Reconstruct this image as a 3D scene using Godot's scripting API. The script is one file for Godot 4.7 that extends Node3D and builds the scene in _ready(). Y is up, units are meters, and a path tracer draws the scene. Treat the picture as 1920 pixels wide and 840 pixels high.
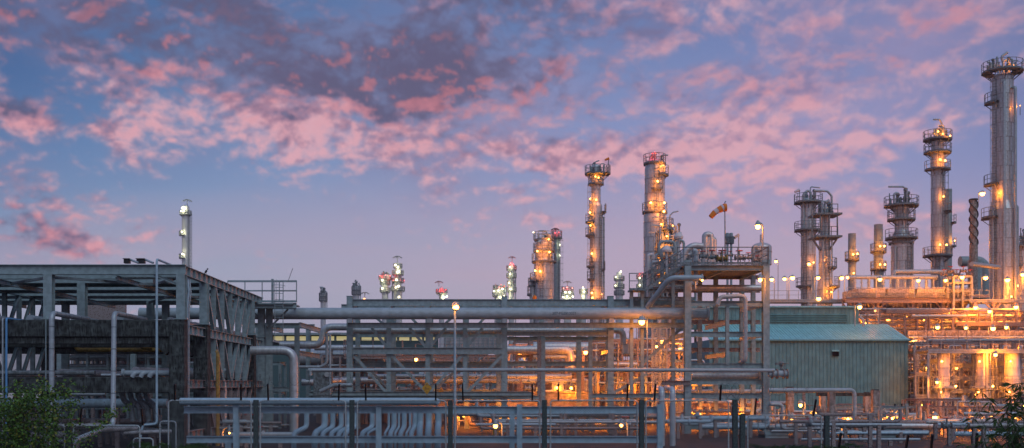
extends Node3D
# Photograph pixels (1920 x 840) give directions only; every distance d is in metres along the view.
const F := 2000.0
const CX := 880.0
const HY := 720.0
const EYE := 2.9

class MB:
	var v := PackedVector3Array()
	var n := PackedVector3Array()
	var ix := PackedInt32Array()
	func tri(a: Vector3, b: Vector3, c: Vector3) -> void:
		var nn := (b - a).cross(c - a).normalized()
		var s := v.size()
		v.push_back(a); v.push_back(b); v.push_back(c)
		n.push_back(nn); n.push_back(nn); n.push_back(nn)
		ix.push_back(s); ix.push_back(s + 2); ix.push_back(s + 1)
	func quad(a: Vector3, b: Vector3, c: Vector3, d: Vector3) -> void:
		var nn := (b - a).cross(c - a).normalized()
		var s := v.size()
		v.push_back(a); v.push_back(b); v.push_back(c); v.push_back(d)
		n.push_back(nn); n.push_back(nn); n.push_back(nn); n.push_back(nn)
		ix.push_back(s); ix.push_back(s + 2); ix.push_back(s + 1)
		ix.push_back(s); ix.push_back(s + 3); ix.push_back(s + 2)
	func side_of(t: Vector3, up: Vector3) -> Vector3:
		var s := t.cross(up)
		if s.length() < 0.05:
			s = t.cross(Vector3(0, 0, 1) if absf(t.z) < 0.9 else Vector3(1, 0, 0))
		return s.normalized()
	# a box along a-b, w across, h along up
	func beam(a: Vector3, b: Vector3, w: float, h: float, up := Vector3.UP) -> MB:
		var t := (b - a).normalized()
		var s := side_of(t, up)
		var u := s.cross(t)
		s *= w * 0.5
		u *= h * 0.5
		var p := [a - s - u, a + s - u, a + s + u, a - s + u]
		var q := [b - s - u, b + s - u, b + s + u, b - s + u]
		for k in 4:
			var m := (k + 1) % 4
			quad(p[m], p[k], q[k], q[m])
		quad(p[0], p[1], p[2], p[3])
		quad(q[3], q[2], q[1], q[0])
		return self
	func ibeam(a: Vector3, b: Vector3, h: float, w: float, up := Vector3.UP) -> MB:
		var t := (b - a).normalized()
		var u := side_of(t, up).cross(t)
		var tf := maxf(h * 0.07, 0.012)
		var tw := maxf(w * 0.07, 0.01)
		beam(a + u * (h - tf) * 0.5, b + u * (h - tf) * 0.5, w, tf, up)
		beam(a - u * (h - tf) * 0.5, b - u * (h - tf) * 0.5, w, tf, up)
		beam(a, b, tw, h - 2.0 * tf, up)
		return self
	# an upright rectangular block with chamfered long edges
	func block(a: Vector3, b: Vector3, w: float, h: float, c: float, up := Vector3.UP) -> MB:
		var t := (b - a).normalized()
		var s := side_of(t, up)
		var u := s.cross(t)
		var x := w * 0.5
		var y := h * 0.5
		var o := [Vector2(-x + c, -y), Vector2(x - c, -y), Vector2(x, -y + c), Vector2(x, y - c), Vector2(x - c, y), Vector2(-x + c, y), Vector2(-x, y - c), Vector2(-x, -y + c)]
		for k in 8:
			var m := (k + 1) % 8
			var e: Vector3 = s * o[k].x + u * o[k].y
			var f: Vector3 = s * o[m].x + u * o[m].y
			quad(a + f, a + e, b + e, b + f)
		for k in range(1, 7):
			var e0: Vector3 = s * o[0].x + u * o[0].y
			var e1: Vector3 = s * o[k].x + u * o[k].y
			var e2: Vector3 = s * o[k + 1].x + u * o[k + 1].y
			tri(a + e0, a + e1, a + e2)
			tri(b + e0, b + e2, b + e1)
		return self
	func tube(p: PackedVector3Array, r: float, sides := 10, caps := true, r1 := -1.0) -> MB:
		var cnt := p.size()
		if cnt < 2:
			return self
		if r1 < 0.0:
			r1 = r
		var t := (p[1] - p[0]).normalized()
		var u := side_of(t, Vector3.UP)
		var s0 := v.size()
		for i in cnt:
			var t2: Vector3
			if i == 0:
				t2 = p[1] - p[0]
			elif i == cnt - 1:
				t2 = p[i] - p[i - 1]
			else:
				t2 = (p[i + 1] - p[i]).normalized() + (p[i] - p[i - 1]).normalized()
			t2 = t2.normalized()
			u = (u - t2 * u.dot(t2)).normalized()
			var w := t2.cross(u)
			var rr := lerpf(r, r1, float(i) / float(cnt - 1))
			for k in sides:
				var a := TAU * k / sides
				var d := u * cos(a) + w * sin(a)
				v.push_back(p[i] + d * rr)
				n.push_back(d)
		for i in cnt - 1:
			for k in sides:
				var m := (k + 1) % sides
				var a0 := s0 + i * sides + k
				var b0 := s0 + i * sides + m
				var c0 := b0 + sides
				var d0 := a0 + sides
				ix.push_back(a0); ix.push_back(c0); ix.push_back(b0)
				ix.push_back(a0); ix.push_back(d0); ix.push_back(c0)
		if caps:
			for e in 2:
				var base := s0 + (cnt - 1) * sides * e
				var nn := (p[0] - p[1]).normalized() if e == 0 else (p[cnt - 1] - p[cnt - 2]).normalized()
				var s1 := v.size()
				for k in sides:
					v.push_back(v[base + k])
					n.push_back(nn)
				for k in range(1, sides - 1):
					if e == 1:
						ix.push_back(s1); ix.push_back(s1 + k + 1); ix.push_back(s1 + k)
					else:
						ix.push_back(s1); ix.push_back(s1 + k); ix.push_back(s1 + k + 1)
		return self
	func rod(a: Vector3, b: Vector3, r: float, sides := 8, r1 := -1.0) -> MB:
		return tube(PackedVector3Array([a, b]), r, sides, true, r1)
	# profile of (radius, height) turned round the upright axis through c; steps keep hard edges
	func lathe(c: Vector3, prof: PackedVector2Array, sides := 20, a0 := 0.0, a1 := TAU) -> MB:
		for j in prof.size() - 1:
			var e := prof[j + 1] - prof[j]
			if e.length() < 0.00001:
				continue
			var nr := Vector2(e.y, -e.x).normalized()
			var s0 := v.size()
			for k in sides + 1:
				var a := lerpf(a0, a1, float(k) / sides)
				var d := Vector3(cos(a), 0, -sin(a))
				for h in 2:
					var q := prof[j + h]
					v.push_back(c + d * q.x + Vector3(0, q.y, 0))
					n.push_back(d * nr.x + Vector3(0, nr.y, 0))
			for k in sides:
				var b := s0 + k * 2
				ix.push_back(b); ix.push_back(b + 3); ix.push_back(b + 2)
				ix.push_back(b); ix.push_back(b + 1); ix.push_back(b + 3)
		return self
	func ball(c: Vector3, r: float, sides := 10, squash := 1.0) -> MB:
		var prof := PackedVector2Array()
		var m := maxi(4, sides / 2)
		for k in m + 1:
			var a := PI * k / m - PI / 2.0
			prof.push_back(Vector2(maxf(cos(a), 0.0) * r, sin(a) * r * squash))
		return lathe(c, prof, sides)
	func mesh(off: Vector3) -> ArrayMesh:
		var vv := PackedVector3Array()
		vv.resize(v.size())
		for k in v.size():
			vv[k] = v[k] - off
		var arr := []
		arr.resize(Mesh.ARRAY_MAX)
		arr[Mesh.ARRAY_VERTEX] = vv
		arr[Mesh.ARRAY_NORMAL] = n
		arr[Mesh.ARRAY_INDEX] = ix
		var am := ArrayMesh.new()
		am.add_surface_from_arrays(Mesh.PRIMITIVE_TRIANGLES, arr)
		return am
	func bounds() -> AABB:
		var bb := AABB(v[0], Vector3.ZERO)
		for p in v:
			bb = bb.expand(p)
		return bb

var M := {}
var taken := {}
var rng := RandomNumberGenerator.new()

func P(px: float, py: float, d: float) -> Vector3:
	return Vector3((px - CX) * d / F, EYE + (HY - py) * d / F, -d)
func G(px: float, d: float) -> Vector3:
	return Vector3((px - CX) * d / F, 0.0, -d)
func V3(a: Array) -> Vector3:
	return P(a[0], a[1], a[2])
func pts(l: Array) -> Array:
	var o := []
	for a in l:
		o.append(V3(a))
	return o
func numbered(called: String) -> String:
	if not taken.has(called):
		taken[called] = 0
		return called
	taken[called] += 1
	return "%s_%03d" % [called, taken[called]]
func tag(o: Node, label: String, cat: String, group := "") -> void:
	o.set_meta("label", label)
	o.set_meta("category", cat)
	if group:
		o.set_meta("group", group)
func thing(called: String, label: String, cat: String, at: Vector3, group := "") -> Node3D:
	var o := Node3D.new()
	o.name = numbered(called)
	add_child(o)
	o.position = at
	tag(o, label, cat, group)
	return o
func origin_of(t: Node3D) -> Vector3:
	var o := Vector3.ZERO
	var q: Node = t
	while q is Node3D and q != self:
		o += q.position
		q = q.get_parent()
	return o
func part(t: Node3D, called: String, m: MB, mat: Material) -> MeshInstance3D:
	if m.v.is_empty():
		return null
	var o := MeshInstance3D.new()
	o.name = called
	o.mesh = m.mesh(origin_of(t))
	o.material_override = mat
	t.add_child(o, true)
	return o
func solo(called: String, label: String, cat: String, m: MB, mat: Material, group := "") -> MeshInstance3D:
	var bb := m.bounds()
	var at := Vector3(bb.get_center().x, bb.position.y, bb.get_center().z)
	var o := MeshInstance3D.new()
	o.name = numbered(called)
	o.mesh = m.mesh(at)
	o.material_override = mat
	o.position = at
	add_child(o)
	tag(o, label, cat, group)
	return o
func structure(called: String, m: MB, mat: Material) -> MeshInstance3D:
	var o := MeshInstance3D.new()
	o.name = numbered(called)
	o.mesh = m.mesh(Vector3.ZERO)
	o.material_override = mat
	add_child(o)
	o.set_meta("kind", "structure")
	return o

# corners of a polyline rounded to arcs
func bend(p: Array, rad: float, seg := 6) -> PackedVector3Array:
	var o := PackedVector3Array()
	o.push_back(p[0])
	for i in range(1, p.size() - 1):
		var a: Vector3 = (p[i - 1] - p[i])
		var b: Vector3 = (p[i + 1] - p[i])
		var la := a.length()
		var lb := b.length()
		a /= la
		b /= lb
		var ang := acos(clampf(a.dot(b), -1.0, 1.0))
		var cut := minf(rad / maxf(tan(ang * 0.5), 0.05), minf(la, lb) * 0.48)
		var s: Vector3 = p[i] + a * cut
		var e: Vector3 = p[i] + b * cut
		for k in seg + 1:
			var t := float(k) / seg
			o.push_back(s.lerp(p[i], t).lerp(p[i].lerp(e, t), t))
	o.push_back(p[p.size() - 1])
	return o
func arc(c: Vector3, r: float, a0: float, a1: float, seg: int) -> PackedVector3Array:
	var o := PackedVector3Array()
	for k in seg + 1:
		var a := lerpf(a0, a1, float(k) / seg)
		o.push_back(c + Vector3(cos(a), 0, -sin(a)) * r)
	return o

# ---------------------------------------------------------------- materials
func noise_tex(freq: float, lo: Color, hi: Color, sd: int, oct := 4, size := 512, kind := FastNoiseLite.TYPE_SIMPLEX_SMOOTH, p0 := 0.25, p1 := 0.75) -> ImageTexture:
	var nz := FastNoiseLite.new()
	nz.seed = sd
	nz.noise_type = kind
	nz.frequency = freq
	nz.fractal_octaves = oct
	var g := nz.get_seamless_image(size, size)
	var im := Image.create(size, size, false, Image.FORMAT_RGB8)
	for y in size:
		for x in size:
			var t := smoothstep(p0, p1, g.get_pixel(x, y).r)
			im.set_pixel(x, y, lo.lerp(hi, t))
	return ImageTexture.create_from_image(im)
func streak_tex() -> ImageTexture:
	# mottled concrete with thin run-down stains, as on the portals
	var nz := FastNoiseLite.new()
	nz.seed = 21
	nz.frequency = 0.02
	nz.fractal_octaves = 5
	var g := nz.get_seamless_image(512, 512)
	nz.seed = 22
	nz.frequency = 0.012
	var h := nz.get_seamless_image(512, 512)
	var im := Image.create(512, 512, false, Image.FORMAT_RGB8)
	for y in 512:
		for x in 512:
			var m := g.get_pixel(x, y).r
			var st := smoothstep(0.42, 0.75, h.get_pixel((x * 9) % 512, y).r) * smoothstep(0.3, 0.6, h.get_pixel(x, (y * 2) % 512).r)
			var val := 0.72 + 0.36 * (m - 0.5) * 1.6
			val *= 1.0 - 0.5 * st
			im.set_pixel(x, y, Color(val, val, val * 0.98))
	return ImageTexture.create_from_image(im)
func mat(called: String, lin: Array, rough: float, metal := 0.0, tex: Texture2D = null, scale := Vector3.ONE) -> StandardMaterial3D:
	var m := StandardMaterial3D.new()
	m.resource_name = called
	m.albedo_color = Color(lin[0], lin[1], lin[2]).linear_to_srgb()
	m.roughness = rough
	m.metallic = metal
	if tex:
		m.albedo_texture = tex
		m.uv1_triplanar = true
		m.uv1_world_triplanar = true
		m.uv1_scale = scale
	M[called] = m
	return m
func glow(called: String, c: Color, e: float) -> void:
	var m := mat(called, [0.8, 0.8, 0.8], 0.5)
	m.emission_enabled = true
	m.emission = c
	m.emission_energy_multiplier = e

func make_materials() -> void:
	var g1 := noise_tex(0.014, Color(0.9, 0.9, 0.89), Color(1, 1, 1), 3, 5)
	var g2 := noise_tex(0.02, Color(0.74, 0.73, 0.71), Color(1, 1, 1), 9, 5)
	var stain := streak_tex()
	var fleck := noise_tex(0.03, Color(0.66, 0.5, 0.4), Color(1, 1, 1), 31, 4, 512, FastNoiseLite.TYPE_SIMPLEX_SMOOTH, 0.18, 0.36)
	var leafy := noise_tex(0.05, Color(0.55, 0.6, 0.4), Color(1, 1, 1), 41, 3, 256)
	mat("steel", [0.26, 0.36, 0.375], 0.5, 0.0, g1, Vector3(0.4, 0.4, 0.4))
	mat("steel_dark", [0.20, 0.25, 0.265], 0.6, 0.0, g2, Vector3(0.5, 0.4, 0.5))
	mat("steel_rust", [0.26, 0.235, 0.225], 0.75, 0.0, fleck, Vector3(0.6, 0.6, 0.6))
	mat("steel_pale", [0.36, 0.42, 0.44], 0.5, 0.0, g1, Vector3(0.4, 0.3, 0.4))
	mat("galv", [0.38, 0.46, 0.49], 0.48, 0.25, g1, Vector3(0.5, 0.5, 0.5))
	mat("jacket", [0.50, 0.56, 0.575], 0.36, 0.35, g1, Vector3(0.6, 0.3, 0.6))
	mat("jacket_dull", [0.38, 0.40, 0.40], 0.5, 0.35, g2, Vector3(0.5, 0.3, 0.5))
	mat("paint_pipe", [0.34, 0.43, 0.465], 0.42, 0.0, g1, Vector3(0.22, 0.5, 0.5))
	mat("paint_old", [0.36, 0.52, 0.60], 0.5, 0.0, g1, Vector3(0.6, 0.4, 0.6))
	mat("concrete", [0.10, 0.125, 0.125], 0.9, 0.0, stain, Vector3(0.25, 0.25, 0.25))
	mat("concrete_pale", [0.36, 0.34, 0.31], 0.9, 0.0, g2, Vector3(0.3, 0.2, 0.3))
	mat("ground", [0.035, 0.038, 0.04], 0.95, 0.0, g2, Vector3(0.06, 0.06, 0.06))
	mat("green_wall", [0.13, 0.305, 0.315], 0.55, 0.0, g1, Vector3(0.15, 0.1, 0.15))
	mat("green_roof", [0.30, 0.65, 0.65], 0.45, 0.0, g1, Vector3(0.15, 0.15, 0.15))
	mat("teal_wall", [0.04, 0.10, 0.10], 0.6)
	mat("yellow_pipe", [0.42, 0.27, 0.06], 0.5, 0.0, g2, Vector3(0.5, 0.5, 0.5))
	mat("blue_pipe", [0.10, 0.30, 0.55], 0.45)
	mat("white_paint", [0.68, 0.68, 0.68], 0.5, 0.0, g1, Vector3(0.1, 0.1, 0.1))
	mat("red_paint", [0.45, 0.05, 0.04], 0.5)
	mat("black", [0.012, 0.012, 0.013], 0.6)
	mat("sign_yellow", [0.52, 0.30, 0.02], 0.5, 0.0, g1, Vector3(2, 2, 2))
	mat("sign_orange", [0.70, 0.26, 0.02], 0.5)
	mat("sock_orange", [0.80, 0.22, 0.02], 0.75)
	mat("sock_white", [0.62, 0.56, 0.58], 0.75)
	mat("post_green", [0.06, 0.09, 0.09], 0.85, 0.0, g2, Vector3(3, 1.2, 3))
	mat("fence_pipe", [0.38, 0.46, 0.47], 0.5, 0.25, fleck, Vector3(1.2, 1.2, 1.2))
	mat("wire", [0.09, 0.11, 0.12], 0.6, 0.3)
	mat("ink", [0.03, 0.035, 0.04], 0.7)
	for k in [["leaf", [0.14, 0.29, 0.04]], ["leaf_yellow", [0.30, 0.31, 0.04]], ["leaf_dark", [0.07, 0.16, 0.04]]]:
		var m := mat(k[0], k[1], 0.6, 0.0, leafy, Vector3(3, 3, 3))
		m.backlight_enabled = true
		m.backlight = Color(0.25, 0.3, 0.08)
	mat("bark", [0.08, 0.065, 0.045], 0.9)
	glow("lamp_orange", Color(1.0, 0.62, 0.24), 22.0)
	glow("lamp_dim", Color(1.0, 0.60, 0.25), 4.0)
	glow("lamp_white", Color(1.0, 0.94, 0.74), 7.0)
	glow("lamp_red", Color(1.0, 0.2, 0.18), 2.0)
	glow("window_light", Color(0.92, 0.86, 0.5), 0.42)
	glow("window_light_warm", Color(1.0, 0.72, 0.3), 1.6)
	var gl := mat("globe", [0.85, 0.85, 0.85], 0.05)
	gl.transparency = BaseMaterial3D.TRANSPARENCY_ALPHA
	gl.albedo_color.a = 0.25

# ---------------------------------------------------------------- camera, sky, light
func cam() -> void:
	var c := Camera3D.new()
	c.name = "camera"
	c.position = Vector3(0, EYE, 0)
	c.projection = Camera3D.PROJECTION_FRUSTUM
	c.near = 0.5
	c.far = 6000.0
	c.size = 840.0 / F * c.near
	c.frustum_offset = Vector2((960.0 - CX) / F * c.near, (HY - 420.0) / F * c.near)
	add_child(c)
	c.current = true

var nz_a := FastNoiseLite.new()
var nz_b := FastNoiseLite.new()
var nz_c := FastNoiseLite.new()
const EDGE := [[-700, 60], [0, 215], [120, 235], [300, 285], [550, 315], [850, 345], [1200, 345], [1500, 330], [1650, 300], [1760, 235], [1920, 150], [2600, 40]]
func edge_y(x: float) -> float:
	for i in EDGE.size() - 1:
		if x <= EDGE[i + 1][0]:
			var t := clampf((x - EDGE[i][0]) / float(EDGE[i + 1][0] - EDGE[i][0]), 0.0, 1.0)
			t = t * t * (3.0 - 2.0 * t)
			return lerpf(EDGE[i][1], EDGE[i + 1][1], t)
	return 40.0
func bump(x: float, y: float, cx: float, cy: float, rx: float, ry: float, turn := 0.0) -> float:
	var dx := x - cx
	var dy := y - cy
	var c := cos(turn)
	var s := sin(turn)
	var ex := (dx * c + dy * s) / rx
	var ey := (-dx * s + dy * c) / ry
	return exp(-(ex * ex + ey * ey))
func L3(r: float, g: float, b: float) -> Vector3:
	return Vector3(r, g, b) / 255.0
# x, y: the direction as photograph pixels (mirrored beyond the view); q: where it meets the cloud layer
func cloud_field(q: Vector2) -> float:
	var w := Vector2(nz_c.get_noise_2d(q.x, q.y), nz_c.get_noise_2d(q.x + 71.0, q.y + 13.0))
	var p := q + w * 0.045
	return nz_a.get_noise_2d(p.x, p.y) * 0.72 + nz_b.get_noise_2d(p.x, p.y) * 0.92
func sky_color(x: float, y: float, q: Vector2) -> Vector3:
	var u := clampf((x + 200.0) / 2300.0, 0.0, 1.0)
	var h := clampf(y / 620.0, -1.2, 1.1)
	# clear air: deep blue overhead and to one side, lavender and rose low down
	var top := L3(78, 112, 160).lerp(L3(104, 124, 174), smoothstep(0.15, 0.8, u))
	var mid := L3(116, 146, 188).lerp(L3(142, 150, 194), smoothstep(0.1, 0.75, u))
	var low := L3(164, 168, 190).lerp(L3(188, 170, 190), smoothstep(0.15, 0.75, u))
	var c := top.lerp(mid, smoothstep(-0.15, 0.5, h))
	c = c.lerp(low, smoothstep(0.42, 0.9, h))
	c = c.lerp(L3(192, 168, 190), 0.5 * bump(x, y, 1300, 470, 420, 110))
	c = c.lerp(L3(62, 92, 142), 0.62 * bump(x, y, -80, 80, 380, 240))
	c = c.lerp(L3(98, 108, 150), 0.45 * smoothstep(1500.0, 2100.0, x) * smoothstep(520.0, 100.0, y))
	# faint low streaks
	var st := nz_a.get_noise_2d(q.x * 0.16 + 40.0, q.y * 0.5)
	c = c.lerp(L3(196, 164, 184), 0.26 * smoothstep(0.0, 0.5, st) * smoothstep(0.4, 0.75, h))
	c = c.lerp(L3(152, 142, 172), 0.2 * smoothstep(0.1, 0.5, -st) * smoothstep(0.4, 0.75, h))
	# cloud deck: large clumps and gaps first, then the broken pieces of each
	var clump := nz_c.get_noise_2d(q.x * 0.42 + 3.0, q.y * 0.42)
	var ragged := nz_c.get_noise_2d(q.x * 1.1 + 17.0, q.y * 1.1)
	var e := edge_y(x) + 55.0 * ragged
	var s := (e - y) / 250.0
	# bands that fan along the deck's edge
	var band := nz_c.get_noise_2d(x / 2300.0 + 4.0, (e - y) / 330.0 + x / 5200.0)
	var cover := smoothstep(-0.42, 0.34, s) * 0.80 + (clump * 0.22 + band * 0.42) * smoothstep(-0.3, 0.4, s)
	cover += 0.34 * bump(x, y, 1440, 350, 330, 80) + 0.40 * bump(x, y, 1600, 400, 230, 45) + 0.25 * bump(x, y, 1800, 420, 130, 60)
	cover += 0.74 * bump(x, y, 30, 390, 230, 95, 0.35) + 0.42 * bump(x, y, 290, 440, 60, 28) + 0.5 * bump(x, y, 150, 460, 90, 25, 0.3)
	cover -= 0.25 * bump(x, y, 60, 170, 160, 60)
	cover += 0.16 * bump(x, y, 430, 130, 430, 90, 0.4) + 0.12 * bump(x, y, 880, 150, 160, 120) + 0.22 * bump(x, y, 60, 20, 200, 60)
	cover += 0.12 * bump(x, y, 1450, 90, 380, 120) + 0.5 * bump(x, y, 40, 215, 75, 40, 0.5) + 0.3 * bump(x, y, 150, 130, 110, 35, 0.3)
	cover -= 0.5 * bump(x, y, 640, 20, 120, 50, 0.4) + 0.55 * bump(x, y, 20, 120, 70, 60, 0.4) + 0.35 * bump(x, y, 170, 200, 90, 18, 0.25)
	cover -= 0.22 * bump(x, y, 1010, 60, 90, 90, -0.6) + 0.25 * bump(x, y, 1290, 120, 120, 50) + 0.2 * bump(x, y, 1130, 230, 90, 35)
	cover = lerpf(cover, 0.42, smoothstep(-60.0, -500.0, y))
	var veil := clampf(cover, 0.0, 1.0) * smoothstep(-0.4, 0.5, nz_a.get_noise_2d(q.x * 0.7 + 5.0, q.y * 0.7))
	c = c.lerp(L3(140, 128, 160).lerp(L3(178, 150, 182), smoothstep(0.35, 0.65, u)), 0.5 * veil)
	var raw := cloud_field(q)
	var d := raw + (cover - 0.56) * 1.25
	var soft := lerpf(0.95, 0.62, smoothstep(0.9, 0.0, s))
	var a := smoothstep(-0.36, soft, d)
	if a > 0.002:
		var dir := Vector2(0.02, -0.055)
		var raw2 := cloud_field(q + dir)
		var lit := clampf((raw - raw2) * 1.6, -1.0, 1.0)
		var fine := nz_b.get_noise_2d(q.x * 1.6 + 31.0, q.y * 1.6)
		var deep := smoothstep(0.08, 0.9, s) * (1.0 - 0.55 * smoothstep(0.46, 0.66, u))
		deep = maxf(deep, 0.6 * bump(x, y, 40, 410, 240, 80, 0.3))
		deep = maxf(deep, 0.55 * bump(x, y, 60, 170, 190, 110))
		deep = clampf(deep + 0.3 * bump(x, y, 860, 150, 120, 90) + 0.2 * bump(x, y, 1750, 60, 260, 90), 0.0, 1.0)
		var bright := clampf(0.98 - deep * 0.85 + lit * 0.45 + fine * 0.35 - band * 0.35 - smoothstep(0.2, 0.9, d) * 0.34 * deep, 0.0, 1.15)
		var dark := L3(98, 94, 124).lerp(L3(140, 126, 162), smoothstep(0.45, 0.75, u))
		var rose := L3(168, 128, 150).lerp(L3(190, 148, 170), smoothstep(0.45, 0.75, u))
		var pink := L3(224, 170, 182)
		var cc := dark.lerp(rose, smoothstep(0.12, 0.62, bright)).lerp(pink, smoothstep(0.55, 1.1, bright))
		cc = cc.lerp(L3(214, 122, 128), 0.6 * smoothstep(0.2, 0.7, lit) * deep * smoothstep(1.3, 0.7, s))
		c = c.lerp(cc, a * lerpf(0.95, 0.84, smoothstep(0.5, 0.9, u)))
	return c
func look(az: float, el: float) -> Vector3:
	# beyond the view the same sky goes on, mirrored round the compass
	var t := absf(fposmod(az + deg_to_rad(28.0), deg_to_rad(112.0)) - deg_to_rad(56.0)) * -1.0 + deg_to_rad(56.0) - deg_to_rad(28.0)
	var y := HY - F * tan(minf(el, 1.2)) / cos(t) 
	var x := CX + F * tan(t)
	var k := 1.75 / (sin(el) + 0.38)
	var q := Vector2(sin(az) * cos(el) * k, -cos(az) * cos(el) * k)
	return sky_color(x, maxf(y, -760.0), q)
func make_sky() -> Image:
	nz_a.seed = 11; nz_a.noise_type = FastNoiseLite.TYPE_SIMPLEX_SMOOTH; nz_a.frequency = 1.9; nz_a.fractal_octaves = 4; nz_a.fractal_gain = 0.55
	nz_b.seed = 5; nz_b.noise_type = FastNoiseLite.TYPE_SIMPLEX_SMOOTH; nz_b.frequency = 10.0; nz_b.fractal_octaves = 6; nz_b.fractal_gain = 0.66
	nz_c.seed = 23; nz_c.noise_type = FastNoiseLite.TYPE_SIMPLEX_SMOOTH; nz_c.frequency = 3.0; nz_c.fractal_octaves = 3
	var W := 4096
	var H := 2048
	var small := Image.create(W / 8, H / 8, false, Image.FORMAT_RGB8)
	for y in H / 8:
		var el := (0.5 - (y + 0.5) / (H / 8.0)) * PI
		for x in W / 8:
			if el < 0.0:
				small.set_pixel(x, y, Color(0.34, 0.33, 0.36))
				continue
			var c := look((x + 0.5) / (W / 8.0) * TAU, el)
			small.set_pixel(x, y, Color(c.x, c.y, c.z))
	small.resize(W, H, Image.INTERPOLATE_BILINEAR)
	var half := int(W * 29.0 / 360.0)
	var up := int(H * 26.0 / 180.0)
	for y in range(H / 2 - up, H / 2):
		var el := (0.5 - (y + 0.5) / H) * PI
		for x in range(-half, half):
			var c := look((x + 0.5) / W * TAU, el)
			small.set_pixel(posmod(x, W), y, Color(c.x, c.y, c.z))
	return small
func light_and_sky() -> void:
	var env := Environment.new()
	env.background_mode = Environment.BG_SKY
	var sk := Sky.new()
	var pm := PanoramaSkyMaterial.new()
	pm.panorama = ImageTexture.create_from_image(make_sky())
	sk.sky_material = pm
	env.sky = sk
	env.background_energy_multiplier = 1.0
	env.tonemap_mode = Environment.TONE_MAPPER_LINEAR
	env.tonemap_exposure = 1.0
	env.fog_enabled = true
	env.fog_density = 0.00022
	env.fog_light_color = Color(0.86, 0.83, 0.90)
	env.sdfgi_enabled = true
	env.ssao_enabled = true
	env.ssil_enabled = true
	var we := WorldEnvironment.new()
	we.name = "world_environment"
	we.environment = env
	add_child(we)
	# the afterglow: broad, weak and cool, from high over the camera's shoulder
	var sun := DirectionalLight3D.new()
	sun.name = "sun"
	sun.light_color = Color(0.93, 0.97, 1.0)
	sun.light_energy = 0.29
	sun.light_angular_distance = 50.0
	sun.shadow_enabled = true
	add_child(sun)
	sun.look_at_from_position(Vector3(16, 46, 40), Vector3.ZERO)
# ---------------------------------------------------------------- builders
const SODIUM := Color(1.0, 0.51, 0.10)
const WHITE_LAMP := Color(1.0, 0.93, 0.74)
func light_at(t: Node3D, at: Vector3, c: Color, e: float, size := 0.1) -> void:
	var l := OmniLight3D.new()
	l.name = "lamp_glow"
	l.light_color = c
	l.light_energy = e
	l.light_size = size
	l.omni_range = 60.0
	l.omni_attenuation = 2.0
	l.shadow_enabled = true
	t.add_child(l, true)
	l.position = at - origin_of(t)
func bulb(t: Node3D, at: Vector3, r: float, kind: String, e: float) -> void:
	part(t, "lamp_bulb", MB.new().ball(at, r, 10), M[kind])
	var c := SODIUM
	if kind == "lamp_white":
		c = WHITE_LAMP
	elif kind == "lamp_red":
		c = Color(1.0, 0.2, 0.18)
	if e > 0.0:
		light_at(t, at, c, e * (0.55 if kind != "lamp_white" else 0.35), r)

# a pipe as a thing of its own: the run, its flanges and its shoes
func pipe(called: String, label: String, l: Array, r: float, m: Material, o := {}) -> Node3D:
	var p := pts(l)
	var path := bend(p, r * o.get("bend", 3.0)) if p.size() > 2 else PackedVector3Array(p)
	var lo: Vector3 = p[0]
	for q in p:
		if q.y < lo.y:
			lo = q
	var t := thing(called, label, "pipe", lo, o.get("group", ""))
	part(t, "run", MB.new().tube(path, r, o.get("sides", 12)), m)
	# welds and jacket bands every few metres
	var step: float = o.get("bands", 0.0)
	if step > 0.0:
		for i in p.size() - 1:
			var a: Vector3 = p[i]
			var b: Vector3 = p[i + 1]
			var len := a.distance_to(b)
			var dir := (b - a) / len
			var x: float = r * 3.5
			while x < len - r * 3.0:
				part(t, "band", MB.new().rod(a + dir * (x - 0.02), a + dir * (x + 0.02), r * 1.035, o.get("sides", 12)), o.get("band_mat", m))
				x += step
	for f in o.get("flanges", []):
		var a: Vector3 = p[f[0]]
		var b: Vector3 = p[f[0] + 1]
		var dir := (b - a).normalized()
		var c := a.lerp(b, f[1])
		part(t, "flange", MB.new().rod(c - dir * 0.05, c + dir * 0.05, r * 1.5, 14), m)
	for s in o.get("shoes", []):
		var c := P(s[0], s[1], s[2])
		part(t, "shoe", MB.new().beam(c, c - Vector3(0, s[3], 0), 0.25, 0.3, Vector3(0, 0, 1)), M.steel)
	if o.get("legs", 0.0) > 0.0:
		var a: Vector3 = p[0]
		var b: Vector3 = p[p.size() - 1]
		var cnt := int(maxf(2.0, a.distance_to(b) / o.legs))
		for k in cnt:
			var c := a.lerp(b, (k + 0.5) / cnt)
			part(t, "support", MB.new().ibeam(Vector3(c.x, 0, c.z), Vector3(c.x, c.y - r, c.z), 0.16, 0.16, Vector3(0, 0, 1)), M.steel_rust)
	return t
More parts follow.
